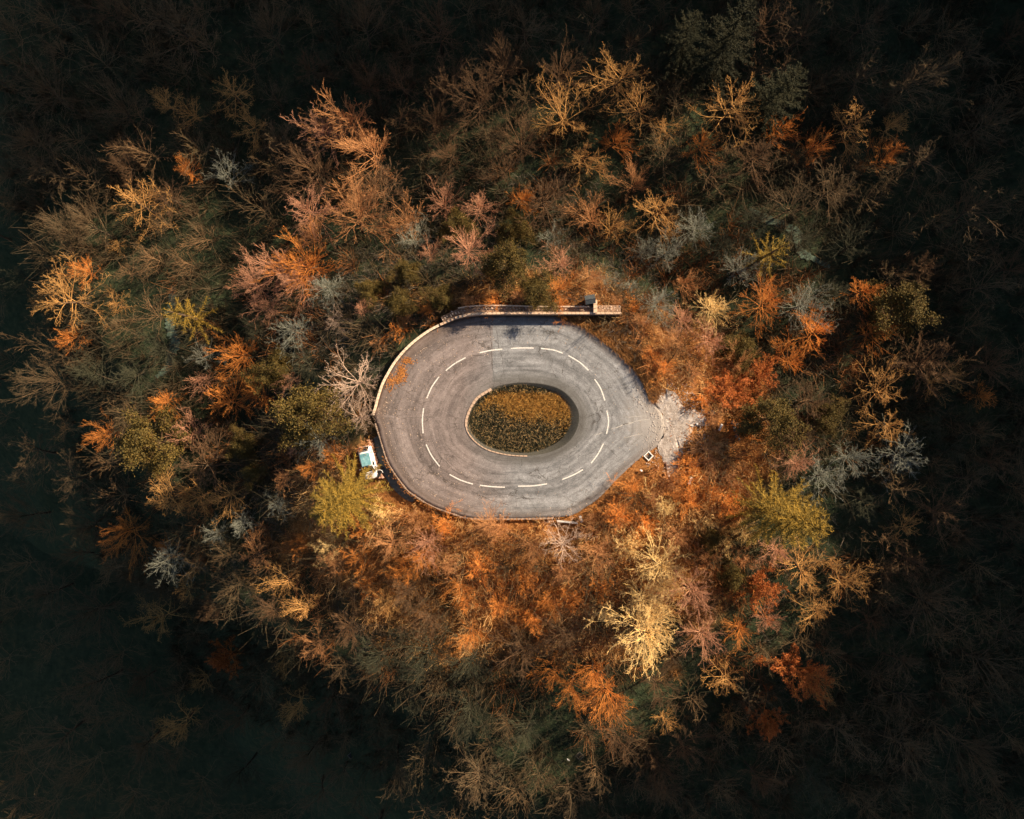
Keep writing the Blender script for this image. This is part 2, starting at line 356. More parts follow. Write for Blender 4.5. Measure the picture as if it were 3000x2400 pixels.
for d_ in DASH:
    V, F = ribbon([W(*p) for p in d_], .135, .006)
    obj('lane_marking', mesh_np('lane_marking', V, F), PAINT, road)
# sealed and open cracks drawn where they run
CRK = simple('crack_filler', (.055,.045,.04), .9, nscale=9)
def crackpx(o, s): return lambda q: (o[0]+q[0]*s, o[1]+q[1]*s)
c1 = crackpx((1000,850), .2783); c3 = crackpx((1000,1200), .2783)
CR = [([c1(p) for p in [(1565,385),(1575,480),(1580,560),(1585,700),(1590,820),(1605,900),(1610,990)]], .055),
      ([c1(p) for p in [(1630,400),(1640,470),(1650,520),(1660,600),(1690,690),(1705,800),(1725,960)]], .04),
      ([c1(p) for p in [(1320,705),(1370,690),(1450,690),(1530,700)]], .05),
      ([c1(p) for p in [(1040,800),(960,890),(905,990),(860,1080)]], .04),
      ([c1(p) for p in [(1245,840),(1180,930),(1150,960),(1130,1010),(1090,1060)]], .04),
      ([c1(p) for p in [(700,1080),(735,1055),(790,1075),(810,1078)]], .04),
      ([c1(p) for p in [(838,1210),(870,1180),(930,1170)]], .04),
      ([c3(p) for p in [(820,100),(815,200),(835,290),(855,340)]], .05),
      ([c3(p) for p in [(990,400),(1030,480),(1110,560),(1180,640),(1290,700),(1385,740)]], .05),
      ([c3(p) for p in [(1080,500),(1140,560),(1230,640),(1330,720)]], .035),
      ([c3(p) for p in [(1370,855),(1460,905),(1560,950),(1660,980)]], .06),
      ([c3(p) for p in [(1680,985),(1770,1008)]], .06),
      ([c3(p) for p in [(1640,880),(1720,895),(1840,912),(1950,935),(2140,940)]], .04),
      ([c3(p) for p in [(1860,740),(1900,755),(1945,775)]], .035),
      ([c3(p) for p in [(1510,515),(1570,540),(1630,558)]], .035),
      ([c3(p) for p in [(1560,990),(1575,1060),(1572,1130)]], .03),
      ([c3(p) for p in [(1838,870),(1842,980),(1836,1130)]], .03),
      ([c1(p) for p in [(1500,1070),(1420,1130),(1380,1200),(1330,1270),(1310,1400)]], .05)]
for pts, wd in CR:
    pts = [W(*p) for p in pts]; P = resample(pts, max(6, len(pts)*4), closed=False)
    P = [tuple(q+np.array([random.uniform(-.045,.045), random.uniform(-.045,.045)])) for q in P]
    V, F = ribbon(P, wd, .004, n=2, taper=True)
    obj('crack', mesh_np('crack', V, F), CRK, road)
# pale dragged gravel marks by the exit
GRM = simple('dusty_scrape', (.42,.40,.37), .95, nscale=14, namt=.4)
c4 = crackpx((1500,1200), .3015)
for pts, wd in [([(800,250),(880,225)],.07),([(960,190),(1030,170),(1110,138),(1190,118)],.09),([(1190,118),(1270,100),(1340,98)],.07),([(1100,275),(1190,250),(1265,235)],.07),([(1100,75),(1200,68),(1290,62)],.05),([(1060,150),(1110,140),(1180,128)],.12)]:
    P = resample([W(*c4(p)) for p in pts], 14, closed=False); P = [tuple(q+np.array([random.uniform(-.03,.03), random.uniform(-.03,.03)])) for q in P]
    V, F = ribbon(P, wd, .005, n=2, taper=True); obj('scrape_mark', mesh_np('scrape_mark', V, F), GRM, road)

# ------------------------------------------------------------------ sunken island
cen = np.array(W(1530, 1228)); rings = [(1.0, .0), (.97, -.05), (.90, -.26), (.80, -.48), (.65, -.45), (.5, -.35), (.35, -.2), (.18, -.12), (.02, -.1)]
V = []
PR = resample(PIT, 120)
def pitz(q, f, z):      # bank: the northern half slopes gently up to a crest, the southern half falls off behind it
    y = (q[:,1]-cen[1])/4.3
    return z if np.isscalar(z) else z
for f, z in rings:
    q = cen+(PR-cen)*f; y = (q[:,1]-cen[1])/4.3; zz = np.full(len(q), z)
    if f < .97: zz = zz+np.where(y > 0, -.15*y, .45*np.clip(y, -1, 0)*1.2)
    V.append(np.c_[q, zz])
V = np.vstack(V); n_ = len(PR); F = [(k*n_+i, (k+1)*n_+i, (k+1)*n_+(i+1)%n_, k*n_+(i+1)%n_) for k in range(len(rings)-1) for i in range(n_)]
a = V[np.array(F[0])]
if np.cross(a[1]-a[0], a[2]-a[0])[2] < 0: F = [f[::-1] for f in F]
m, n, b = nodemat('island_soil'); geo = n.nodes.new('ShaderNodeNewGeometry')
n.links.new(ramp(n, noise(n, 5, 6, .7, geo.outputs['Position']), [(.3, (.035,.035,.028)), (.7, (.08,.075,.06))]), b.inputs['Base Color']); b.inputs['Roughness'].default_value = .95
pm = mesh_np('island_bank', V, F, smooth=True)
obj('island_bank', pm, m, kind='structure')
def pit_height(x, y):
    q = np.c_[x, y]; r = q-cen; d, ins = seg_dist(q, PR)
    # f from radial ratio
    a_ = np.arctan2(r[:,1], r[:,0]); pr = PR-cen; aa = np.arctan2(pr[:,1], pr[:,0]); o = np.argsort(aa); R = np.interp(a_, np.r_[aa[o]-2*PI, aa[o], aa[o]+2*PI], np.tile(np.hypot(*pr.T)[o], 3))
    f = np.hypot(*r.T)/R; fs = np.array([k[0] for k in rings])[::-1]; zs = np.array([k[1] for k in rings])[::-1]
    z = np.interp(f, fs, zs); yy = r[:,1]/4.3
    return z+np.where(f < .97, np.where(yy > 0, -.15*yy, .54*np.clip(yy, -1, 0)), 0), f, yy, ins
# kerb stones round the western rim
KERB = simple('kerb_stone', (.50,.36,.26), .85, nscale=5, bmp=.4)
kerb = empty('kerb', (0,0,0)); tag(kerb, 'pale kerb of short stones curving round the left rim of the sunken island', 'kerb')
kp = resample(catmull([W(*p) for p in [(1440,1140),(1401,1164),(1381,1191),(1369,1220),(1365,1241),(1370,1266),(1393,1295),(1424,1316),(1461,1328),(1504,1335),(1545,1336.5)]], 8, closed=False), 31, closed=False)
for i in range(30):
    a_, b_ = kp[i], kp[i+1]; d = b_-a_; L = np.hypot(*d); c = (a_+b_)/2
    wdt = .30 if i < 12 else .15
    mb = MB().box((0,0,0), (L-.035, wdt*random.uniform(.85,1.1), .28)); k = obj('kerb_stone', mb.mesh('kerb_stone', .02), KERB, kerb)
    k.location = (c[0], c[1], -.06+random.uniform(-.015,.015)); k.rotation_euler = (0,0,math.atan2(d[1], d[0])+random.uniform(-.03,.03))

# ------------------------------------------------------------------ blade / twig scatter (stuff)
def blades(name, X, Y, Z, H, wd, lean, mat, seed, extra=2, az=None):
    """tapered bent blades: 2 quads folded -> use single tall triangle pairs"""
    rs = np.random.RandomState(seed); n_ = len(X)
    th = rs.rand(n_)*2*PI if az is None else az+rs.randn(n_)*.5
    ph = rs.rand(n_)*2*PI
    dx, dy = np.cos(th), np.sin(th); sx, sy = -np.sin(ph), np.cos(ph); ln = lean*(.4+1.2*rs.rand(n_))*H
    b0 = np.c_[X-sx*wd/2, Y-sy*wd/2, Z-.03]; b1 = np.c_[X+sx*wd/2, Y+sy*wd/2, Z-.03]
    mid = np.c_[X+dx*ln*.4, Y+dy*ln*.4, Z+H*.6]; m0 = mid-np.c_[sx, sy, 0*sx]*wd*.35; m1 = mid+np.c_[sx, sy, 0*sx]*wd*.35
    tp = np.c_[X+dx*ln, Y+dy*ln, Z+H]; t0 = tp-np.c_[sx, sy, 0*sx]*wd*.1; t1 = tp+np.c_[sx, sy, 0*sx]*wd*.1
    V = np.stack([b0,b1,m1,m0,t1,t0], 1).reshape(-1,3); i = np.arange(n_)*6
    F = np.vstack([np.c_[i,i+1,i+2,i+3], np.c_[i+3,i+2,i+4,i+5]])
    return obj(name, mesh_np(name, V, F), mat, kind='stuff')
rs = np.random.RandomState(11)
GRASS = plant_mat('grass_gold', (.60,.33,.08), (.20,.11,.03), scale=1.5)
IVY_SHADE = plant_mat('ivy_shadetoned', (.055,.052,.022), (.020,.028,.016), scale=1.5)  # shade of the lower island half put into the ivy colour
STRAW = plant_mat('straw_pale', (.62,.42,.20), (.30,.20,.09), scale=1.5)
x = cen[0]+(rs.rand(60000)-.5)*14; y = cen[1]+(rs.rand(60000)-.5)*9.4
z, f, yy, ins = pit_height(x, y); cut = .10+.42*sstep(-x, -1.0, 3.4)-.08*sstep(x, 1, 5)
ok = ins & (f < .95-.09*sstep(x-cen[0], -1, 3.5))  # plants held off the right rim, dark soil stands for its shadow
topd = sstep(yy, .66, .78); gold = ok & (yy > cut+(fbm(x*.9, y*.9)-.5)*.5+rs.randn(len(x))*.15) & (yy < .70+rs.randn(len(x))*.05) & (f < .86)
dark = ok & ~gold  # dark cover also stands for the rim's shadow along the top
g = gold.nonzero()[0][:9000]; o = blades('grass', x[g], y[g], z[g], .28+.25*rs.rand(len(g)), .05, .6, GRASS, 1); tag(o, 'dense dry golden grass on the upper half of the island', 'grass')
g = dark.nonzero()[0][:16000]; o = blades('ivy', x[g], y[g], z[g], .14+.14*rs.rand(len(g)), .09, .7, IVY_SHADE, 2); tag(o, 'ground cover with shade put into its colour over the lower island half', 'ivy')
g = dark.nonzero()[0][-4200:]; o = blades('straw', x[g], y[g], z[g]+.08, .16+.15*rs.rand(len(g)), .028, 1.0, STRAW, 3); tag(o, 'pale dead straw flecks among the shade toned island ivy', 'straw')

# ------------------------------------------------------------------ walls and verge by the loop
STONE = simple('parapet_stone', (.30,.20,.14), .9, nscale=4, namt=.35, bmp=.6)
CAPM = simple('coping_stone', (.62,.44,.30), .85, nscale=3, namt=.2, bmp=.3)
CAPC = simple('coping_cream', (.72,.60,.45), .8, nscale=3, namt=.15, bmp=.2)
def strip_wall(pts, width, z0, z1, name, mat, parent, seg, gap=.012, capmat=None, rough=.0, z1f=None):
    P = resample(catmull(pts, 8, closed=False), seg+1, closed=False)
    for i in range(seg):
        a_, b_ = P[i], P[i+1]; d = b_-a_; L = np.hypot(*d); c = (a_+b_)/2
        zt = z1 if z1f is None else z1f(i/seg)
        dz = random.uniform(-rough, rough); o = obj(name, MB().box((0,0,0), (L-gap, width*(1+random.uniform(-rough,rough)), zt-z0)).mesh(name, .015), mat, parent)
        o.location = (c[0], c[1], (z0+zt)/2+dz*.3); o.rotation_euler = (0,0,math.atan2(d[1], d[0]))
top = empty('parapet_wall', (0,0,0)); tag(top, 'long straight stone parapet wall with pale coping along the top of the road loop', 'wall')
tp = [W(1290,953), W(1334,935), W(1376,926), W(1417,922.5), W(1500,921.5), W(1600,921.5), W(1700,921.5), W(1816,921.5)]
strip_wall(tp, .26, -1.4, 1.1, 'wall_section', STONE, top, 36, .004, z1f=lambda t: .42+.78*float(sstep(t, 0, .16)))
strip_wall(tp, .36, 1.15, 1.24, 'coping_stone', CAPM, top, 44, .02, z1f=None) if False else None
Pq = resample(catmull(tp, 8, closed=False), 45, closed=False)
for i in range(44):
    a_, b_ = Pq[i], Pq[i+1]; d = b_-a_; L = np.hypot(*d); c = (a_+b_)/2; t = i/44
    o = obj('coping_stone', MB().box((0,0,0), (L-.02, .27, .10)).mesh('coping_stone', .015), CAPM, top)
    o.location = (c[0], c[1], .42+.78*float(sstep(t, 0, .16))+.052); o.rotation_euler = (0,0,math.atan2(d[1], d[0]))
lef = empty('curved_wall', (0,0,0)); tag(lef, 'low curved wall with bright cream coping along the left side of the loop', 'wall')
lp = [W(1094,1216), W(1101,1195), W(1109,1164), W(1122,1125), W(1136,1098), W(1153,1069), W(1175,1040), W(1203,1011), W(1234,986), W(1264,966), W(1288,954)]
strip_wall(lp, .25, -1.9, .30, 'wall_section', STONE, lef, 26, .004)
strip_wall(lp, .29, .302, .40, 'coping_stone', CAPC, lef, 30, .02)
# retaining edge along the lower left, above the shaded lane
EDG = simple('edge_stone', (.34,.25,.19), .9, nscale=5, namt=.4, bmp=.5)
eg = empty('edge_kerb', (0,0,0)); tag(eg, 'rough stone edge kerb of the road above the shaded lane at lower left', 'kerb')
ep = [W(*p) for p in [(1099,1240),(1106,1262),(1111,1278),(1120,1308),(1133,1348),(1150,1379),(1172,1410),(1195,1438),(1223,1458),(1250,1475),(1292,1494),(1346,1512)]]
P = resample(catmull(ep, 6, closed=False), 61, closed=False)
for i in range(60):
    a_, b_ = P[i], P[i+1]; d = b_-a_; L = np.hypot(*d); c = (a_+b_)/2
    o = obj('edge_stone', MB().box((0,0,0), (L-.03, random.uniform(.09,.2), .3)).mesh('edge_stone', .02), EDG, eg)
    o.location = (c[0], c[1], -.06+random.uniform(-.03,.03)); o.rotation_euler = (0,0,math.atan2(d[1], d[0])+random.uniform(-.08,.08))
# shaded lane below the lower left edge
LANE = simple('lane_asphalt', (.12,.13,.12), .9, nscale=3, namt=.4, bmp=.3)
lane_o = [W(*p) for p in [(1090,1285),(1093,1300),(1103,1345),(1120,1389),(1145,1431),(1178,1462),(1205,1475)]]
lane_i = [W(*p) for p in [(1112,1270),(1122,1300),(1136,1345),(1154,1376),(1176,1407),(1199,1434),(1228,1454)]]
A_ = resample(catmull(lane_o, 6, closed=False), 40, closed=False); B_ = resample(catmull(lane_i, 6, closed=False), 40, closed=False)
V = np.vstack([np.c_[A_, np.full(40, -.93)], np.c_[B_, np.full(40, -.93)]]); F = [(i, i+1, i+41, i+40) for i in range(39)]
a = V[np.array(F[0])]
if np.cross(a[1]-a[0], a[2]-a[0])[2] < 0: F = [f_[::-1] for f_ in F]
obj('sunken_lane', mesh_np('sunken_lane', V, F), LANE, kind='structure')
# low rubble wall beside the car
RUB = simple('rubble_stone', (.50,.28,.19), .9, nscale=3, namt=.35, bmp=.5)
rw = empty('rubble_wall', (0,0,0)); tag(rw, 'low wall of pinkish rubble stones between the white car and the shaded lane', 'wall')
def stone_mesh(name, s, seed):
    r = random.Random(seed); mb = MB()
    import bmesh
    b_ = bmesh.new(); bmesh.ops.create_icosphere(b_, subdivisions=2, radius=.5)
    for v in b_.verts:
        k = 1+.22*math.sin(v.co.x*5+seed)+.15*math.sin(v.co.y*7+seed*2)+r.uniform(-.06,.06); v.co = Vector((v.co.x*s[0]*k, v.co.y*s[1]*k, v.co.z*s[2]*k))
    m_ = bpy.data.meshes.new(name); b_.to_mesh(m_); b_.free(); return m_
STM = [stone_mesh('stone', (1,.75,.6), k) for k in range(5)]
P = resample(catmull([W(*p) for p in [(1080,1292),(1084,1308),(1093,1345),(1104,1378),(1114,1402)]], 6, closed=False), 15, closed=False)
for i, p in enumerate(P):
    for s_ in (-1, 1):
        o = obj('stone', STM[(i+s_) % 5], RUB, rw); k = random.uniform(.36,.5)
        o.location = (p[0]+s_*.17+random.uniform(-.05,.05), p[1]+random.uniform(-.08,.08), -.82+random.uniform(0,.12)); o.scale = (k, k, k); o.rotation_euler = (0,0,random.uniform(0,6))
# stony verge behind the top wall, rail fence on it
VERG = simple('verge_dirt', (.27,.17,.11), .95, nscale=2.5, namt=.45, bmp=.8)
vp = [(W(1300,946), W(1292,930)), (W(1340,929), W(1332,912)), (W(1376,921), W(1372,903)), (W(1417,917), W(1415,900)), (W(1500,916.5), W(1500,898)), (W(1600,916.5), W(1600,898)), (W(1700,916.5), W(1700,898)), (W(1815,916.5), W(1815,898))]
A_ = resample([p[0] for p in vp], 60, closed=False); B_ = resample([p[1] for p in vp], 60, closed=False)
V = []; ks = 4
for k in range(ks+1):
    t = k/ks; q = A_*(1-t)+B_*t; V.append(np.c_[q, .42+.45*sstep(np.arange(60)/60, 0, .2)-.12*t+.10*fbm(q[:,0]*3, q[:,1]*3)])
V.append(np.c_[B_+np.array([0,.4]), np.full(60, -1.6)]); V = np.vstack(V)
F = [(k*60+i, k*60+i+1, (k+1)*60+i+1, (k+1)*60+i) for k in range(ks+1) for i in range(59)]
a = V[np.array(F[0])]
if np.cross(a[1]-a[0], a[2]-a[0])[2] < 0: F = [f_[::-1] for f_ in F]
obj('verge', mesh_np('verge', V, F, smooth=True), VERG, kind='structure')
PALEST = simple('pale_rubble', (.52,.40,.32), .9, nscale=3, namt=.3)
_c = np.array([0,0])
def scatter_stones(name, pts, zs, sizes, mat, label, cat):
    Vs, Fs = [], []; base = STM[0]; bv = [np.array([v.co for v in s.vertices]) for s in STM]; bf = np.array([p.vertices[:] for p in base.polygons]); k0 = 0
    for (x_, y_), z_, s_ in zip(pts, zs, sizes):
        v = bv[random.randrange(5)]*s_; t = random.uniform(0, 6.28); c_, q_ = math.cos(t), math.sin(t)
        Vs.append(np.c_[v[:,0]*c_-v[:,1]*q_+x_, v[:,0]*q_+v[:,1]*c_+y_, v[:,2]+z_]); Fs.append(bf+k0); k0 += len(v)
    o = obj(name, mesh_np(name, np.vstack(Vs), np.vstack(Fs)), mat); tag(o, label, cat, kind='stuff'); return o
pts = [tuple(A_[i]*(1-t)+B_[i]*t+np.random.RandomState(i).randn(2)*.05) for i in range(60) for t in (random.random(), random.random(), random.random())]
scatter_stones('rubble', pts, [.85]*len(pts), [random.uniform(.08,.24) for _ in pts], PALEST, 'loose pale rubble on the verge behind the top parapet wall', 'rubble')
WOOD = simple('weathered_rail', (.62,.47,.34), .8, nscale=8, namt=.25)
fen = empty('rail_fence', (0,0,0)); tag(fen, 'thin weathered rail fence along the stony verge above the top wall', 'fence')
fp = resample([W(1345,907), W(1376,901), W(1417,899), W(1500,900), W(1600,903), W(1700,903), W(1722,903)], 16, closed=False)
for i, p in enumerate(fp):
    obj('post', MB().rod((p[0], p[1], -.6), (p[0], p[1], 1.45), .06, .05).mesh('post'), WOOD, fen)
    if i < 15:
        q = fp[i+1]
        for zz in (1.38, .95): obj('rail', MB().rod((p[0], p[1], zz+random.uniform(-.03,.03)), (q[0], q[1], zz+random.uniform(-.03,.03)), .045).mesh('rail'), WOOD, fen)
# stone pier and little slate-roofed shelter at its head
pr_ = empty('stone_pier', (W(1740,902)[0], W(1740,902)[1], 0)); tag(pr_, 'short pale stone pier standing across the verge at the right end of the top wall', 'pier')
obj('pier_body', MB().box((0,-.05,.3), (.36,1.5,2.4)).mesh('pier_body', .03), STONE, pr_)
for k in range(3): obj('cap_slab', MB().box((0,-.55+.5*k,1.55), (.44,.48,.1)).mesh('cap_slab', .015), CAPM, pr_)
sh = empty('slate_shelter', (W(1724,884)[0], W(1724,884)[1], 0), .15); sh.scale = (.85,.85,.9); tag(sh, 'tiny stone shelter with dark slate roof at the head of the pier', 'shelter')
obj('wall', MB().box((0,0,.3), (1.0,.8,3.2)).mesh('wall', .02), STONE, sh)
SLATE = simple('slate', (.055,.065,.07), .6, nscale=5, namt=.5)
for s_ in (-1, 1):
    for r_ in range(4):
        for c_ in range(6):
            o = obj('slate', MB().box((0,0,0), (.23,.2,.03)).mesh('slate', .004) if (s_, r_, c_) == (-1,0,0) else bpy.data.meshes['slate'], SLATE, sh)
            o.location = (-.58+.232*c_, s_*(.08+.145*r_), 2.35-.085*r_+random.uniform(-.01,.01)); o.rotation_euler = (-s_*.5, random.uniform(-.04,.04), random.uniform(-.06,.06))
obj('ridge_cap', MB().rod((-.72,0,2.38), (.72,0,2.38), .07).mesh('ridge_cap'), SLATE, sh)

# bottom wall and open drain box
bw = empty('bottom_wall', (0,0,0)); tag(bw, 'thin stone retaining wall along the bottom edge of the road loop', 'wall')
P = [W(1345,1514), W(1390,1521), W(1440,1521.5), W(1560,1520), W(1622,1518)]
strip_wall(P, .22, -1.6, -.0, 'wall_section', EDG, bw, 26, .03, rough=.08)
db = empty('drain_box', (0,0,0)); tag(db, 'open concrete drain trough with white end block at the bottom wall', 'drain')
CONC = simple('concrete', (.55,.52,.48), .85, nscale=4, namt=.25, bmp=.3)
DARK = simple('dark_void', (.02,.022,.02), .95)
q0, q1 = np.array(W(1632,1527)), np.array(W(1692,1533))
d = q1-q0; an_ = math.atan2(d[1], d[0]); c = (q0+q1)/2
obj('side_wall', MB().box((c[0], c[1], -.15), (np.hypot(*d), .16, .6), an_).mesh('side_wall', .02), CONC, db)
obj('end_block', MB().box((*W(1702,1521), -.1), (.30, .72, .7), .35).mesh('end_block', .03), CONC, db)
obj('trough_floor', MB().box((*W(1668,1522), -.55), (2.4, .42, .06), -.05).mesh('trough_floor'), DARK, db)

# ------------------------------------------------------------------ gravel apron, right verge grass
gp = [W(*p) for p in [(1885,1150),(1900,1160),(1905,1130),(1925,1128),(1945,1150),(1962,1158),(1985,1180),(2000,1205),(2030,1210),(2052,1225),(2045,1245),(2022,1250),(2012,1275),(1992,1300),(1995,1340),(1975,1362),(1945,1358),(1938,1340),(1925,1318),(1940,1290),(1948,1250),(1940,1205),(1915,1175)]]
GP = np.array(catmull(gp, 4)); cg = np.array(W(1965,1235)); GP = np.array([cg+(q-cg)*(1.22 if q[0] > cg[0]-.4 else 1.0) for q in GP])
V = [[cg[0], cg[1], .0]]; 
R5 = resample(GP, 90)
Vl = []
for f_ in (.25, .5, .75, .9, 1.0):
    q = cg+(R5-cg)*f_; q = q+(np.c_[fbm(q[:,0]*2.5, q[:,1]*2.5), fbm(q[:,0]*2.5+9, q[:,1]*2.5)]-.5)*.9*f_; Vl.append(q)
V = np.vstack([cg[None]]+Vl); 
zz = np.maximum(ground_np(V[:,0], V[:,1]), -.03)+.03+.05*fbm(V[:,0]*1.5, V[:,1]*1.5); zz[-90:] -= .09; dd, ii = seg_dist(V, OUT); zz = np.where(ii, .010+.01*fbm(V[:,0]*2, V[:,1]*2), .014+(zz-.014)*sstep(dd, .2, 1.6)); zz[:271] = np.where(dd[:271] < 3, np.maximum(zz[:271], .012), zz[:271])
V = np.c_[V, zz]; Tf = [(0, 1+i, 1+(i+1)%90) for i in range(90)]
for k in range(4): Tf += [t for i in range(90) for t in ((1+k*90+i, 1+(k+1)*90+i, 1+(k+1)*90+(i+1)%90), (1+k*90+i, 1+(k+1)*90+(i+1)%90, 1+k*90+(i+1)%90))]
a = V[np.array(Tf[0])]
if np.cross(a[1]-a[0], a[2]-a[0])[2] < 0: Tf = [t[::-1] for t in Tf]
gdist = seg_dist(V[:,:2], R5)[0]
m, n, b = nodemat('pale_gravel'); geo = n.nodes.new('ShaderNodeNewGeometry'); P_ = geo.outputs['Position']
ga = n.nodes.new('ShaderNodeAttribute'); ga.attribute_name = 'edge'
gcol = mix(n, .8, ramp(n, noise(n, 1.3, 7, .75, P_), [(.3, (.12,.10,.08)), (.45, (.32,.27,.23)), (.65, (.55,.50,.46))]), ramp(n, noise(n, 8, 5, .85, P_), [(.3, .5), (.7, 1.5)]), 'MULTIPLY')
gf = ramp(n, mth(n, 'ADD', ga.outputs['Fac'], mth(n, 'MULTIPLY', noise(n, 2.2, 6, .8, P_), 1.6)), [(.50, 0), (.88, 1)])
n.links.new(mix(n, gf, (.20,.095,.045), gcol), b.inputs['Base Color']); b.inputs['Roughness'].default_value = .95
bump(n, b, noise(n, 9, 6, .8, P_), 1, .08)
gmm = mesh_np('gravel_apron', V, Tf, smooth=True); ea = gmm.attributes.new('edge', 'FLOAT', 'POINT'); dR, iR = seg_dist(V[:,:2], OUT); ea.data.foreach_set('value', np.clip(np.where(iR | (dR < .8), 1, gdist/1.6), 0, 1).astype(np.float32)[:len(gmm.vertices)])
obj('gravel_apron', gmm, m, kind='structure')
ra = np.random.RandomState(8); lt = R5[ra.randint(0, 90, 1500)]+ra.randn(1500, 2)*.5; lt = lt[(lt[:,0] > 18.5)][:600]; lz = np.maximum(ground_np(lt[:,0], lt[:,1]), 0)+.05+.05*ra.rand(len(lt))
gr = []
while len(gr) < 1300:
    x_, y_ = cg[0]+random.uniform(-4.5,4.5), cg[1]+random.uniform(-6,5); 
    if random.random() < 1.1-.10*math.hypot(x_-cg[0], y_-cg[1]) and seg_dist([(x_, y_)], GP*1.0)[0][0] < 1.9: gr.append((x_, y_))
scatter_stones('gravel', gr, [max(ground(*p), 0)+.02 for p in gr], [random.uniform(.04,.16)**1.0 for _ in gr], simple('gravel_stone', (.48,.42,.37), .9, nscale=2, namt=.4), 'loose pale gravel and rubble at the right exit of the loop', 'gravel')
rs = np.random.RandomState(5)
vg = np.array([W(*p) for p in [(1628,927),(1690,949),(1741,980),(1801,1028),(1862,1088),(1880,1120),(1900,1170),(1920,1180),(1950,1120),(1925,1060),(1880,1010),(1850,950),(1820,925),(1720,924)]])
x = W(1620,0)[0]+rs.rand(40000)*14; y = W(0,1190)[1]+rs.rand(40000)*11; d_, i_ = seg_dist(np.c_[x, y], vg); g = i_.nonzero()[0][:11000]
zg = ground_np(x[g], y[g])
o = blades('verge_grass', x[g], y[g], zg, .2+.3*rs.rand(len(g)), .05, 1.2, plant_mat('verge_straw', (.44,.20,.06), (.14,.07,.025), scale=.8), 9, az=-.9); tag(o, 'combed dry orange grass on the bank right of the road', 'grass')

# ------------------------------------------------------------------ white car
WHITE = simple('car_paint', (.80,.79,.77), .25, nscale=1, namt=.02); GL, n, b = nodemat('teal_glass'); b.inputs['Base Color'].default_value = (.10,.42,.50,1); b.inputs['Roughness'].default_value = .12; b.inputs['Specular IOR Level'].default_value = .8; b.inputs['Coat Weight'].default_value = .5
tcg = n.nodes.new('ShaderNodeTexCoord'); n.links.new(ramp(n, noise(n, 2.2, 5, .6, tcg.outputs['Object']), [(.35, (.10,.27,.31)), (.6, (.22,.44,.48)), (.8, (.50,.66,.68))]), b.inputs['Base Color'])
DG, n, b = nodemat('dark_glass'); b.inputs['Base Color'].default_value = (.02,.022,.025,1); b.inputs['Roughness'].default_value = .08
RUBR = simple('rubber', (.02,.02,.02), .8); CHR = simple('light_metal', (.6,.6,.6), .35, metal=.8)
REDL = simple('tail_lamp_red', (.4,.03,.02), .3)
car = empty('parked_car', (*W(1076,1356), -.98), math.radians(13)); tag(car, 'white hatchback with teal glass roof parked left of the loop beside golden spruce', 'car')
# local: +y = rear (up in the photograph), -y = bonnet
def loft(name, secs, mat, parent, sub=1):
    V = []; k = len(secs[0][1])
    for y_, pr in secs: V += [(x_, y_, z_) for x_, z_ in pr]
    F = [(i*k+j, i*k+(j+1)%k, (i+1)*k+(j+1)%k, (i+1)*k+j) for i in range(len(secs)-1) for j in range(k)]
    F += [tuple(range(k))[::-1], tuple((len(secs)-1)*k+j for j in range(k))]
    m_ = bpy.data.meshes.new(name); m_.from_pydata(V, [], F); m_.update()
    import bmesh
    b_ = bmesh.new(); b_.from_mesh(m_); bmesh.ops.recalc_face_normals(b_, faces=b_.faces); b_.to_mesh(m_); b_.free()
    o = obj(name, m_, mat, parent); md = o.modifiers.new('sub', 'SUBSURF'); md.levels = sub; md.render_levels = sub+1
    for p in m_.polygons: p.use_smooth = True
    return o
def sec(hw, z0, z1, hwt=None):
    hwt = hwt or hw*.88; return [(-hw*.9, z0), (hw*.9, z0), (hw, z0+.15), (hw, (z0+z1)/2), (hwt, z1), (hwt*.5, z1+.03), (-hwt*.5, z1+.03), (-hwt, z1), (-hw, (z0+z1)/2), (-hw, z0+.15)]
loft('body', [(-1.98, sec(.62,.3,.58)), (-1.9, sec(.76,.22,.68)), (-1.3, sec(.86,.2,.86)), (-.7, sec(.88,.2,.93)), (.6, sec(.89,.2,.96)), (1.5, sec(.87,.22,.98)), (1.85, sec(.80,.28,.92)), (1.93, sec(.66,.35,.75))], WHITE, car)
loft('cabin', [(-.95, sec(.70,.8,.92,.66)), (-.35, sec(.77,.85,1.38,.62)), (.2, sec(.79,.85,1.50,.64)), (1.0, sec(.79,.85,1.49,.64)), (1.5, sec(.76,.85,1.36,.60)), (1.82, sec(.70,.85,.98,.60))], WHITE, car)
obj('glass_roof', MB().box((0,.42,1.545), (1.14,1.45,.03)).mesh('glass_roof', .01), GL, car)
obj('rear_window', MB().poly([(-.52,1.50,1.42),(.52,1.50,1.42),(.60,1.86,1.02),(-.60,1.86,1.02)][::-1]).mesh('rear_window'), DG, car)
obj('windscreen', MB().poly([(-.58,-.42,1.42),(.58,-.42,1.42),(.66,-1.02,.97),(-.66,-1.02,.97)]).mesh('windscreen'), DG, car)
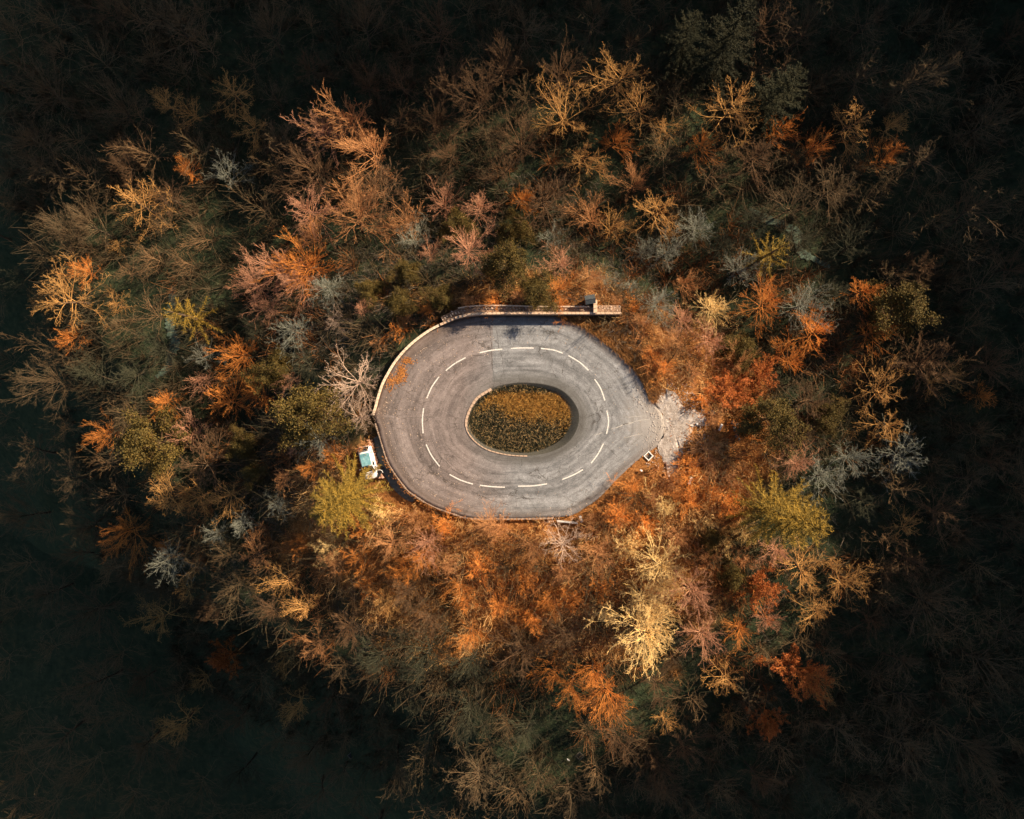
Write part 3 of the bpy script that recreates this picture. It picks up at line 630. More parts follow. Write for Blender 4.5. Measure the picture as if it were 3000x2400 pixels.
for s_ in (-1, 1):
    for y0, y1 in ((-.55,.28), (.36,1.25)):
        obj('side_window', MB().poly([(s_*.80,y0,1.0),(s_*.80,y1,1.0),(s_*.70,y1-.12,1.36),(s_*.70,y0+.25,1.36)]).mesh('side_window'), DG, car)
    mb = MB().box((s_*.98,-.62,1.0), (.22,.12,.14)); obj('wing_mirror', mb.mesh('wing_mirror', .03), WHITE, car)
    obj('tail_lamp', MB().box((s_*.68,1.88,.82), (.2,.1,.2)).mesh('tail_lamp', .03), REDL, car)
    obj('headlight', MB().box((s_*.62,-1.86,.62), (.3,.16,.12)).mesh('headlight', .03), CHR, car)
    for y_ in (-1.25, 1.25):
        wh = obj('wheel', MB().rod((s_*.70,y_,.31), (s_*.90,y_,.31), .31, n=20).mesh('wheel'), RUBR, car)
        obj('rim', MB().rod((s_*.88,y_,.31), (s_*.915,y_,.31), .19, n=12).mesh('rim'), CHR, wh)
obj('roof_trim', MB().box((0,1.42,1.50), (1.2,.06,.05)).mesh('roof_trim', .01), RUBR, car)
obj('bumper', MB().box((0,1.93,.5), (1.3,.1,.2)).mesh('bumper', .03), WHITE, car)
ba = empty('barrier_bar', (*W(1100,1366), -.95), math.radians(27)); tag(ba, 'short black barrier bar reaching from the car over the shaded lane', 'barrier')
obj('post', MB().rod((-.3,0,0), (-.3,0,.85), .05).mesh('post'), RUBR, ba); obj('arm', MB().box((.1,0,.85), (1.0,.10,.08)).mesh('arm', .01), RUBR, ba); obj('bracket', MB().box((-.3,0,.78), (.14,.16,.1)).mesh('bracket', .01), CHR, ba)
lp_ = empty('scooter', (*W(1113,1385), -.93), math.radians(-25)); tag(lp_, 'small dark scooter with a white curved handlebar beside the shaded lane', 'scooter')
obj('deck', MB().box((0,-.1,.25), (.26,.75,.12)).mesh('deck', .04), RUBR, lp_); obj('seat', MB().box((0,-.32,.62), (.26,.5,.16)).mesh('seat', .05), RUBR, lp_)
obj('tail', MB().box((0,-.38,.42), (.24,.45,.28)).mesh('tail', .05), RUBR, lp_)
for y_ in (-.5, .45): obj('wheel', MB().rod((-.05,y_,.2), (.05,y_,.2), .2, n=16).mesh('wheel'), RUBR, lp_)
obj('front_shield', MB().box((0,.3,.6), (.34,.08,.6), 0, .8).mesh('front_shield', .03), RUBR, lp_)
mb = MB(); hb = [(-.34,.16,.98),(-.2,.28,1.02),(0,.33,1.02),(.2,.28,1.02),(.34,.16,.98)]
for a_, b_ in zip(hb, hb[1:]): mb.rod(a_, b_, .03)
obj('handlebar', mb.mesh('handlebar'), WHITE, lp_)

# ------------------------------------------------------------------ drain covers, slabs, rock
IRON = simple('iron_grate', (.035,.033,.03), .7, nscale=10)
def drain(px, py, lab, s=.84, rot=PI/4, mat=CONC):
    x_, y_ = W(px, py); z_ = ground(x_, y_) 
    k = (CAM_H-z_)/CAM_H; x_, y_ = x_*k, y_*k; z_ = ground(x_, y_)
    e = empty('drain_cover', (x_, y_, z_+.06), rot); tag(e, lab, 'drain', 'square drain covers set cornerwise')
    h = s/2; t = .11
    for a_ in range(4):
        o = obj('frame', MB().box((0, h-t/2, 0), (s-t-.02, t, .22)).mesh('frame', .02), mat, e); o.rotation_euler = (0,0,a_*PI/2); 
        o2 = obj('corner_block', MB().box((h-t/2-.005, h-t/2-.005, .002), (t+.03, t+.03, .224)).mesh('corner_block', .02), mat, e); o2.rotation_euler = (0,0,a_*PI/2)
    obj('sump', MB().box((0,0,-.09), (s-2*t, s-2*t, .04)).mesh('sump'), DARK, e)
    for k_ in range(7): obj('bar', MB().box((-.27+.09*k_, 0, .0), (.045, s-2*t-.004, .04)).mesh('bar'), IRON, e)
drain(1899.5,1336,'white edged diamond drain cover at the corner of road and gravel', mat=simple('white_concrete', (.78,.76,.72), .8, nscale=4, namt=.1))
CONCD = simple('dark_concrete', (.13,.12,.09), .9, nscale=4, namt=.3)  # darker concrete for the two covers out in the forest
drain(1700,2224,'dim grey edged diamond drain cover in the dark forest near the bottom edge', mat=CONCD)
drain(994,2287,'nearly hidden diamond drain cover in the dark lower left forest', mat=CONCD)
def slab(px, py, l, w_, rot, lab, name='stone_slab', cat='slab', mat=None, h=.14, up=.35):
    x_, y_ = W(px, py); z_ = ground(x_, y_); k = (CAM_H-z_)/CAM_H; x_, y_ = x_*k, y_*k
    o = obj(name, MB().box((0,0,0), (w_, l, h), 0, .93).mesh(name, .03), mat or WHST); o.location = (x_, y_, ground(x_, y_)+up); o.rotation_euler = (.06,.05,rot); tag(o, lab, cat)
WHST = simple('white_stone', (.72,.70,.66), .7, nscale=5, namt=.15, bmp=.3)
slab(2020,1408,.95,.32,-.42,'long white slab lying in orange brush below right of the diamond drain cover')
slab(2109,1252,.85,.28,-.42,'narrow whitish slab beyond the tip of the gravel apron')
slab(1877,1378,.34,.2,.9,'small white stone by the road edge just below the diamond drain cover','white_stone','stone')
slab(1958,1394,.26,.2,-.7,'small white stone in leaves between the diamond drain cover and the long slab','white_stone','stone')
slab(1955,1384,.30,.24,.2,'pinkish pale stone just above the small white stone in the leaves','pale_stone','stone', PALEST)
slab(1665,2228,.45,.18,1.0,'small white scrap beside the dim diamond drain cover near bottom edge','white_scrap','scrap', WHST, .05)
slab(2040,1242,.22,.2,0.3,'small cream stone at the lower tip of the gravel apron','cream_stone','stone')
ROCK = simple('blue_rock', (.13,.16,.17), .8, nscale=2.5, namt=.6, bmp=.6)
x_, y_ = W(2165,1262); e = empty('boulder', (x_, y_, ground(x_, y_))); tag(e, 'blue grey boulder heap at the edge of the rust coloured thicket', 'boulder')
for px_, py_, s_ in ((-8,-22,.9),(0,-10,1.3),(6,3,1.1),(4,16,.9),(10,26,.6)):
    o = obj('rock', STM[random.randrange(5)], None, e); o.location = (px_/PPM, -py_/PPM, .35); o.scale = (s_*.75, s_, s_*.8); o.rotation_euler = (random.random(), 0, random.random()*3)
    o.material_slots[0].link = 'OBJECT'; o.material_slots[0].material = ROCK
BAR = simple('barrel_plastic', (.012,.03,.032), .5)
x_, y_ = W(2088,1209); e = empty('barrel', (x_, y_, ground(x_, y_))); tag(e, 'dark teal barrel above the tip of the gravel apron', 'barrel')
obj('drum', MB().rod((0,0,0), (0,0,.8), .26, n=20).mesh('drum'), BAR, e); obj('lid', MB().rod((0,0,.8), (0,0,.85), .28, n=20).mesh('lid'), BAR, e)

# streams
STR = simple('stream_silt', (.08,.12,.085), .85, nscale=1.5, namt=.5, bmp=.4)
for pts in ([(510,841),(506,880),(498,930),(502,968),(515,1004),(500,1040),(495,1075),(459,1106)], [(2195,612),(2225,628),(2250,645),(2310,668),(2338,691),(2343,737),(2385,760),(2431,784)]):
    q = []
    for p in pts:
        x_, y_ = W(*p)
        for _ in range(3): k = (CAM_H-ground(x_, y_))/CAM_H; x_, y_ = W(*p)[0]*k, W(*p)[1]*k
        q.append((x_, y_))
    V, F = ribbon(q, 1.3, 0, n=10, taper=True); V[:,2] = ground_np(V[:,0], V[:,1])+.12
    obj('stream', mesh_np('stream', V, F, smooth=True), STR, kind='structure')

# ------------------------------------------------------------------ leaves on the road
def leaf_litter(name, X, Y, Z, size, mat, seed):
    r = np.random.RandomState(seed); n_ = len(X); t = r.rand(n_)*2*PI; s_ = size*(.5+r.rand(n_)); ti = (r.rand(n_)-.5)*.9
    ax = np.c_[np.cos(t), np.sin(t), ti*.7]*s_[:,None]; ay = np.c_[-np.sin(t), np.cos(t), (r.rand(n_)-.5)*.8]*s_[:,None]*.6; c_ = np.c_[X, Y, Z]
    V = np.stack([c_-ax, c_-ay, c_+ax, c_+ay], 1).reshape(-1,3); i = np.arange(n_)*4
    return obj(name, mesh_np(name, V, np.c_[i,i+1,i+2,i+3]), mat)
r = np.random.RandomState(2)
LORA = plant_mat('litter_orange', (.46,.19,.045), (.26,.10,.03), scale=3)
pt = np.vstack([np.array(W(*p))+r.randn(k, 2)*np.array(s_) for p, k, s_ in (((1178,1090),420,(.30,.55)),((1195,1056),140,(.35,.22)),((1160,1112),200,(.5,.35)),((1143,1122),90,(.25,.5)))])
o = leaf_litter('leaf_pile', pt[:,0], pt[:,1], .03+.06*r.rand(len(pt)), .07, LORA, 1); tag(o, 'drift of orange leaves on the road inside the curved left wall', 'leaves', kind='stuff')
n_ = 1500; tt = r.rand(n_)*2*PI; rr = 1-.35*r.rand(n_)**2; px_ = CX+np.cos(tt)*16.3*rr; py_ = CY+np.sin(tt)*11.7*rr; dd, ii = seg_dist(np.c_[px_, py_], OUT); kk = ii & (dd > .3) & ((px_ < -2) | (r.rand(n_) < .25))
LPAL = plant_mat('litter_pale', (.62,.50,.40), (.30,.19,.12), scale=3)
o = leaf_litter('fallen_leaves', px_[kk], py_[kk], .02+0*px_[kk], .055, LPAL, 3); tag(o, 'pale fallen leaves strewn over the outer road surface', 'leaves', kind='stuff')
o = leaf_litter('blown_leaves', lt[:,0], lt[:,1], lz, .07, LORA, 14); tag(o, 'orange leaves blown over the ragged rim of the gravel apron', 'leaves', kind='stuff')
# leaf and grass fringe along the lower and left road edge
tt = r.rand(2400); idx = (tt*len(OUT)).astype(int); q = OUT[idx]+r.randn(2400, 2)*.13; nrm = q-np.array([CX, CY]); nrm /= np.hypot(*nrm.T)[:,None]; q = q+nrm*.22
px_ = q[:,0]*PPM+1500; py_ = 1200-q[:,1]*PPM; kk = ((py_ > 1330) & (px_ < 1900)) | ((py_ > 1440))
o = leaf_litter('edge_leaves', q[kk,0], q[kk,1], .03+.05*r.rand(kk.sum()), .06, LORA, 4); tag(o, 'orange leaves gathered along the lower road edge', 'leaves', kind='stuff')

# ------------------------------------------------------------------ trees
def tubes(segs, sides=3):
    A = np.array([s[0] for s in segs]); B = np.array([s[1] for s in segs]); ra = np.array([s[2] for s in segs]); rb = np.array([s[3] for s in segs])
    D = B-A; D /= np.linalg.norm(D, axis=1)[:,None]+1e-9; ref = np.where(np.abs(D[:,2:3]) > .9, np.array([[1.,0,0]]), np.array([[0,0,1.]]))
    U = np.cross(D, ref); U /= np.linalg.norm(U, axis=1)[:,None]; Wv = np.cross(D, U); n_ = len(A); vs = []
    for P, R in ((A, ra), (B, rb)):
        for k in range(sides):
            t = 2*PI*k/sides; vs.append(P+(U*math.cos(t)+Wv*math.sin(t))*R[:,None])
    V = np.stack(vs, 1).reshape(-1, 3); i = np.arange(n_)*2*sides; F = []
    for k in range(sides): F.append(np.c_[i+k, i+(k+1)%sides, i+sides+(k+1)%sides, i+sides+k])
    return V, np.vstack(F)
def grow(segs, r, p, d, L, rad, lvl, cfg, tips):
    ns = (5, 4, 3, 2)[min(lvl, 3)]; nk = cfg['kids'][lvl] if lvl < len(cfg['kids']) else 0; st = L/ns; kid = []
    for i in range(ns):
        wob = cfg['wob']*(1+.3*lvl); d = Vector((d.x+r.gauss(0, wob), d.y+r.gauss(0, wob), d.z+r.gauss(0, wob*.7)+cfg['up'])).normalized()
        q = p+d*st; r0 = rad*(1-.7*i/ns); r1 = rad*(1-.7*(i+1)/ns); segs.append((tuple(p), tuple(q), r0, r1)); kid.append((p, q, d, r1)); p = q
    if nk == 0: tips.append((tuple(p), tuple(d))); return
    for k in range(nk):
        t = (k+.6+r.uniform(-.3,.3))/nk; t = .18+.82*t; j = min(int(t*ns), ns-1); a, b_, dd, rr = kid[j]; f_ = t*ns-j; s_ = a.lerp(b_, min(max(f_, 0), 1))
        az = r.uniform(0, 2*PI); u = dd.orthogonal().normalized(); v = dd.cross(u); sp = cfg['spread']*r.uniform(.6,1.3)
        nd = (dd*math.cos(sp)+(u*math.cos(az)+v*math.sin(az))*math.sin(sp)).normalized()
        grow(segs, r, s_, nd, L*cfg['ratio']*(1.15-.55*t)*r.uniform(.75,1.2), max(rr*.62, cfg['rmin']), lvl+1, cfg, tips)
def bare_proto(key, seed, H=9.0, limbs=9, rise=(.35,1.1), kids=(7,5,4), ratio=.48, spread=.65, wob=.10, up=.05, rmin=.026, L=4.6, trunk=.16, stem=.32, lean=0., lr=.5):
    r = random.Random(seed); cfg = dict(kids=kids, ratio=ratio, spread=spread, wob=wob, up=up, rmin=rmin)
    ts, segs, tips = [], [], []; p = Vector((0,0,-.6)); d = Vector((lean,0,1)).normalized(); path = []
    for i in range(6):
        d = Vector((d.x+r.gauss(0,.06), d.y+r.gauss(0,.06), d.z)).normalized(); q = p+d*((H*stem*2+.6)/6); ts.append((tuple(p), tuple(q), trunk*(1.25-.16*i), trunk*(1.25-.16*(i+1)))); path.append((p.copy(), q.copy())); p = q
    for k in range(limbs):
        t = .42+.58*(k+.5)/limbs; j = min(int(t*6), 5); s_ = path[j][0].lerp(path[j][1], t*6-j); az = k*2.4+r.uniform(-.5,.5); el = rise[0]+(rise[1]-rise[0])*(k/limbs)+r.uniform(-.15,.15)
        grow(segs, r, s_, Vector((math.cos(az)*math.cos(el)+lean, math.sin(az)*math.cos(el), math.sin(el))).normalized(), L*r.uniform(.65,1.15)*(1+.3*math.cos(az-seed)), trunk*lr, 0, cfg, tips)
    V, F = tubes(segs, 3); cm = mesh_np('crown_'+key, V, F); Vt, Ft = tubes(ts, 7); tm = mesh_np('trunk_'+key, Vt, Ft, smooth=True)
    cm['top'] = float(np.percentile(V[:,2], 97)); rr = np.hypot(V[:,0], V[:,1]); dia = 2*np.percentile(rr, 93); zc = float(np.percentile(V[:,2], 60))
    return dict(kind='bare', crown=cm, trunk=tm, dia=dia, zc=zc, tips=tips)
def leaf_cards(P, size, r, n_rep, spread):
    P = np.repeat(np.array(P), n_rep, axis=0); P = P+r.randn(*P.shape)*spread; n_ = len(P); a = r.randn(n_, 3); a /= np.linalg.norm(a, axis=1)[:,None]; b_ = np.cross(a, r.randn(n_, 3)); b_ /= np.linalg.norm(b_, axis=1)[:,None]
    s_ = size*(.6+.8*r.rand(n_))[:,None]; V = np.stack([P-a*s_, P-b_*s_*.55, P+a*s_, P+b_*s_*.55], 1).reshape(-1,3); i = np.arange(n_)*4
    return V, np.c_[i,i+1,i+2,i+3]
def leafy_proto(key, seed, size=.13, rep=5, spr=.22, **k):
    p = bare_proto(key, seed, **k); r = np.random.RandomState(seed); tp = [t[0] for t in p['tips']]
    V, F = leaf_cards(tp, size, r, rep, spr); lm = mesh_np('leaves_'+key, V, F); p['leaves'] = lm; p['kind'] = 'leafy'; return p
def spruce_proto(key, seed, H=13, R=3.1, whorls=15, per=9, dens=15, droop=.35, sparse=False):
    r = random.Random(seed); ns = np.random.RandomState(seed); segs = []; pts = []; dirs = []
    for w_ in range(whorls):
        t = (w_+.5)/whorls; z_ = H*(.14+.85*t); ln = R*(1-t)**.7*(1.0)+.25
        for k in range(per):
            az = 2*PI*k/per+w_*1.1+r.uniform(-.2,.2); l = ln*r.uniform(.75,1.12); el = -.05-droop*(1-t)+.5*t; p = Vector((0,0,z_+r.uniform(-.25,.25))); d = Vector((math.cos(az)*math.cos(el), math.sin(az)*math.cos(el), math.sin(el)))
            nn = max(3, int(dens*l/R))
            q = p+d*l; q.z += .08*l; segs.append((tuple(p), tuple(q), .045, .015)); side = Vector((-math.sin(az), math.cos(az), 0))
            for j in range(nn):
                f_ = (j+.6)/nn; c_ = p.lerp(q, f_); sl = (.15 if not sparse else .09)*(1.15-f_)*min(1, l/1.5)+.08
                for s_ in (-1, 1): pts.append(tuple(c_)); dirs.append(tuple((d*.8+side*s_*.9+Vector((0,0,r.uniform(-.25,.1)))).normalized()*sl*1.3))
    P = np.array(pts); D = np.array(dirs); P = np.repeat(P, 4, axis=0)+ns.randn(len(P)*4, 3)*.05; D = np.repeat(D, 4, axis=0)*(.7+.6*ns.rand(len(P), 1)); D += ns.randn(*D.shape)*.06
    up = np.cross(D, ns.randn(*D.shape)); up /= np.linalg.norm(up, axis=1)[:,None]; wd = .02
    V = np.stack([P-up*wd, P+up*wd, P+D+up*wd*.4, P+D-up*wd*.4], 1).reshape(-1,3); i = np.arange(len(P))*4
    Vb, Fb = tubes(segs, 3); F = np.vstack([np.c_[i,i+1,i+2,i+3], Fb+len(V)]); V = np.vstack([V, Vb])
    cm = mesh_np('crown_'+key, V, F); Vt, Ft = tubes([((0,0,-.8), (0,0,H*.5), .2, .12), ((0,0,H*.5), (0,0,H), .12, .02)], 7)
    return dict(kind='spruce', crown=cm, trunk=mesh_np('trunk_'+key, Vt, Ft, smooth=True), dia=2*R*.95, zc=H*.45)

PROTO = {}
for i in range(6): PROTO['broom%d' % i] = bare_proto('broom%d' % i, 10+i, H=9, limbs=26, rise=(.3,1.4), kids=(7,5,3), ratio=.46, spread=.46, wob=.10, up=.04, rmin=.012, L=4.4, lr=.28, lean=(.12,-.15,.2,0,.25,-.08)[i])
for i in range(4): PROTO['open%d' % i] = bare_proto('open%d' % i, 30+i, H=9.5, limbs=16, rise=(.1,1.3), kids=(8,5,4), ratio=.42, spread=.72, wob=.14, up=.02, rmin=.014, L=4.9, trunk=.19, lr=.36)
for i in range(3): PROTO['fine%d' % i] = bare_proto('fine%d' % i, 50+i, H=7.5, limbs=34, rise=(.05,1.45), kids=(6,5,3), ratio=.38, spread=.62, wob=.12, up=.02, rmin=.013, L=3.6, trunk=.13, lr=.28)
for i in range(3): PROTO['shrub%d' % i] = bare_proto('shrub%d' % i, 70+i, H=3.0, limbs=20, rise=(.2,1.35), kids=(6,5,4), ratio=.46, spread=.65, wob=.17, up=.05, rmin=.014, L=2.3, trunk=.07, stem=.2)
for i in range(2): PROTO['rust%d' % i] = leafy_proto('rust%d' % i, 90+i, size=.085, rep=3, spr=.12, H=7.5, limbs=18, rise=(.2,1.35), kids=(7,5,4), ratio=.43, spread=.6, wob=.12, up=.04, rmin=.016, L=3.6)
for i in range(3): PROTO['ever%d' % i] = leafy_proto('ever%d' % i, 110+i, size=.075, rep=17, spr=.24, H=7, limbs=12, rise=(.0,1.4), kids=(6,5,3), ratio=.45, spread=.8, wob=.12, up=.02, L=2.9)
for i in range(2): PROTO['fir%d' % i] = spruce_proto('fir%d' % i, 130+i, H=13, R=3.3, whorls=11, per=9, dens=24)
PROTO['star0'] = spruce_proto('star0', 140, H=8, R=2.3, whorls=3, per=8, dens=16, droop=.1, sparse=True)

SPEC = {   # code: (proto families, crown material, trunk material, words, category)
 'O': (('broom0','broom1','broom2','broom3','broom4','broom5'), 'orange', 'bright orange bare broom crowned tree'),
 'T': (('broom4','broom2','fine0','broom5','open1'), 'tan', 'tan brown bare tree'),
 'K': (('fine0','fine1','fine2','broom3'), 'pink', 'pinkish bare fine twigged tree'),
 'A': (('open0','open1','open2','open3'), 'amber', 'amber bare tree with spreading limbs'),
 'G': (('fine0','fine1','fine2','open2'), 'grey', 'grey bare finely twigged tree'),
 'W': (('open0','open3'), 'pale', 'pale cream bare tree with crooked branches'),
 'Y': (('fine1','fine0','fine2'), 'yellow', 'pale yellow glowing bare tree'),
 'B': (('broom1','open1','fine2','broom3','broom4','fine0'), 'brown', 'dull brown bare tree'),
 'D': (('broom1','open3','fine0','open0','broom2'), 'dark', 'shade darkened bare tree'),
 'M': (('open2','fine1','broom0'), 'shadetoned', 'dark mossy green bare tree'),
 'R': (('rust0','rust1'), 'rust', 'rust red tree holding dead leaves'),
 'E': (('ever0','ever1','ever2'), 'olive', 'round olive evergreen tree'),
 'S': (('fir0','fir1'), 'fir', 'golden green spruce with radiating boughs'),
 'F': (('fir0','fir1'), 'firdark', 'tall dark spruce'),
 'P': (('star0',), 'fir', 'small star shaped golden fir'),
 'U': (('shrub0','shrub1','shrub2'), 'orange', 'low orange bare shrub'),
 'V': (('shrub0','shrub1','shrub2'), 'tan', 'low tan bare shrub'),
 'Q': (('shrub0','shrub1','shrub2'), 'yellow', 'low golden bare shrub'),
}
KF = 3000/2156
T = []     # (x, y, diameter) in 2156-px picture, code
def add(s):
    for tok in s.split():
        c_, a_ = tok[0], tok[1:].split(','); T.append((c_, float(a_[0])*KF, float(a_[1])*KF, float(a_[2])*KF))
add("A290,430,120 B250,330,100 A350,215,75 A400,235,70 A480,190,95 A525,262,95 O385,350,62 B350,410,80 G480,372,100 D575,200,80 B650,130,80 A240,512,48")
add("T735,235,130 T790,330,160 K695,275,120 B810,395,120 B655,350,130 B760,160,95 T730,450,170 K655,440,110 T850,465,95 D590,290,90")
add("B950,160,120 B1060,130,120 B900,240,110 B1000,215,130 D1110,60,110 B1100,290,120 A1190,225,130 A1300,150,125 A1350,215,110 A1225,335,95 O1290,290,85 A1398,265,72 O1480,295,85 A1540,225,140 B1180,150,110 B960,330,110 M930,390,90 B1060,350,100")
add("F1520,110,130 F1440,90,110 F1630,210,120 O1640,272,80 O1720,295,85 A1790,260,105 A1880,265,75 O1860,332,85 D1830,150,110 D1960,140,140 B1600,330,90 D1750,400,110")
add("O1090,415,75 K1010,440,85 K935,425,85 E960,468,75 E1080,470,75 T1250,455,100 A1290,480,85 A1380,445,115 T1330,395,95 G1150,500,85 K1190,545,95 K985,525,110 K905,535,60 G865,500,75 E862,572,62 E770,612,62 E835,635,60 E925,625,50 E1065,555,85 E1130,600,80 O1175,610,70 T1240,575,75 G1280,600,65 G1470,478,85 G1400,525,80 G1350,535,65 G1325,598,60 Y1500,635,115 P1620,535,95 O1620,650,110 O1725,715,120 G1700,640,95 G1560,560,80 T1440,600,75 K1440,660,90 T1430,710,90 G1390,640,85 K1490,720,80")
add("O1820,612,75 E1920,640,115 O1840,700,80 O1675,760,90 B1940,560,90 M1580,450,110 M1700,520,90 M1800,520,110 E1570,745,75 T1540,760,85")
add("O640,545,125 K575,560,120 K530,600,115 K620,590,100 G690,615,75 K755,655,60 W700,675,60 K560,655,80 T665,500,85")
add("P400,668,95 O495,740,100 G430,760,85 E575,780,75 O475,850,105 O545,835,85 K605,800,55 O335,850,75 K425,805,60 E640,875,115 W735,805,130 W755,880,90 O215,910,75 E300,930,120 K392,915,75 E512,945,62 E535,990,52 K612,945,55 O660,985,55 S726,1052,145 B430,985,140 A350,1050,95 A412,1045,95 A475,1045,95 G578,1070,80 G500,1110,75 G448,1125,55 O250,1125,110 O340,1140,60 G660,920,90 T600,1010,60 G620,700,90 M260,780,110 M540,700,80 M330,740,100 M640,760,85")
add("A130,625,130 A75,640,70 O150,700,70 O175,578,60 A240,640,60 D190,480,110 D110,480,110 M200,800,110 D100,820,120 D60,960,120 D150,1010,110 D100,350,120 D220,220,130 D80,180,130")
add("A320,1320,140 A392,1245,62 G350,1180,90 M300,1250,95 R475,1390,75 A592,1222,85 A640,1275,80 T700,1200,80 A592,1392,75 A625,1485,85 A425,1432,62 B290,1440,80 A380,1525,95 B500,1515,75 B560,1300,90 T540,1170,85 B450,1290,80 D180,1300,120 D200,1450,120 B160,1180,90 D100,1250,100 D280,1590,120 D120,1560,130 T660,1360,75")
add("T820,1140,85 U760,1110,70 U850,1200,75 K900,1150,80 A800,1275,85 B870,1255,85 T1030,1115,85 W1190,1145,100 T1110,1150,75 T1260,1175,85 O1150,1275,80 O1050,1285,80 O960,1240,70 M900,1380,130 M800,1400,120 M1000,1400,110 B1090,1380,110 B730,1330,100 M880,1490,110 M980,1500,110 B700,1480,100 O1215,1440,100 O1275,1465,115 O1255,1415,80 O1170,1420,75 Y1385,1190,105 Y1352,1345,140 Y1362,1262,105 Y1402,1225,85 Y1378,1305,110 K1460,1255,105 K1485,1350,95 E1540,1215,62 E1500,1130,50 R1600,1245,95 A1700,1195,115 A1790,1230,95 A1725,1290,90 A1920,1115,85 B1925,1190,85 R1680,1420,115 A1725,1440,80 A1530,1430,85 A1540,1510,60 R1620,1520,75 B1590,1640,105 A1400,1520,55 S1652,1085,160 T1500,950,110 K1640,1170,70 B1390,1450,110 M1120,1540,110 B1300,1560,100 B1450,1590,100 B1180,1350,100 O1570,1330,75 K1620,1310,70")
add("A1870,825,135 A1880,890,110 B1960,760,130 A1985,800,90 B2105,765,100 O2075,830,60 G1800,970,85 G1900,960,110 M1980,895,75 K1680,970,75 B2110,970,80 R1545,820,110 R1600,800,85 E1625,885,95 E1745,880,62 B1705,850,95 B1680,920,80 G1740,1010,90 M1820,1050,100 B2000,1080,100 B2130,1120,70 D2060,1010,110 D2080,600,120 D2060,450,130 D2080,250,130 D1950,330,120 D1980,1280,130 D2080,1400,130 B1850,1330,100 D1900,1480,130 D1780,1560,120 D2050,1580,130 M1720,1640,110 D1000,1640,120 D820,1620,120 D650,1600,110 M500,1640,120 D1200,1680,110 D1400,1690,110 D370,60,130 D560,60,120 D760,50,120 B920,60,110 D1250,40,110 D1700,60,130 D1830,40,120")
add("B900,1310,80 O990,1330,80 O880,1180,70 U1330,1030,55 Q1400,1075,70 U1450,1060,75 Q1480,1110,65 V1420,1130,75 U1300,1090,65 V1240,1110,60 Q1320,1150,75 V1180,1200,70 U1260,1240,70 U1100,1220,70 U1010,1190,75 V940,1190,75 V1050,1110,60 Q700,1150,70 U760,1180,75 U780,1230,65 Q800,1080,55 V870,1100,65 U930,1110,60 U980,1260,60 U1200,1260,65 U1120,1300,70 Q1270,1290,65 U1360,1100,60 V1490,1180,65 U1540,1060,70 Q1570,1120,65 V1560,1180,65 U1460,970,70 U1450,1010,60 V1530,1000,60 U1560,900,65 V1500,880,60 U1400,770,50 U1370,745,45 V1460,790,60 U1480,840,45 V1100,630,55 U1040,635,50 V980,640,55 U1180,635,55 V1300,640,45 V860,670,45 U840,700,50 V800,725,45 U900,650,45 V1350,680,55 U1330,650,45 V770,945,40 U700,960,50 V680,1100,60 U640,1150,60 V1410,1010,50 U1500,1040,55 V1380,1050,50 Q1530,1150,50")
hero_n = len(T)
rr_ = random.Random(5)
pos = [(t[1], t[2], t[3]) for t in T]
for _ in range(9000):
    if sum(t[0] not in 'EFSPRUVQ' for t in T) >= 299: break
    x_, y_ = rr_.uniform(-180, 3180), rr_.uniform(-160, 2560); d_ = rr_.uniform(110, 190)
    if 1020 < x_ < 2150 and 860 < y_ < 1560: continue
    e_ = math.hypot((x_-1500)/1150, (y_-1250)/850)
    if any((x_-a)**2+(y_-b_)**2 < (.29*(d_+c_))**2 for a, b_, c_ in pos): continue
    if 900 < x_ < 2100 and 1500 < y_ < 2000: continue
    code = rr_.choice('DDDBBMF') if e_ > 1.15 else (rr_.choice('DBBM') if e_ > .85 else rr_.choice('BGTME'))  # darker tree codes further out carry the surrounding shade
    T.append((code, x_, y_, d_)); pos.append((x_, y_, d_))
SHAPE = {'bare': 'bare_tree', 'leafy': 'leafy_tree', 'spruce': 'spruce_tree'}
recs = []
def set_mat(o, mt): o.material_slots[0].link = 'OBJECT'; o.material_slots[0].material = mt
for p in PROTO.values():
    p['crown'].materials.append(BARK['brown']); p['trunk'].materials.append(TRUNKM)
    if 'leaves' in p: p['leaves'].materials.append(LEAF['olive'])
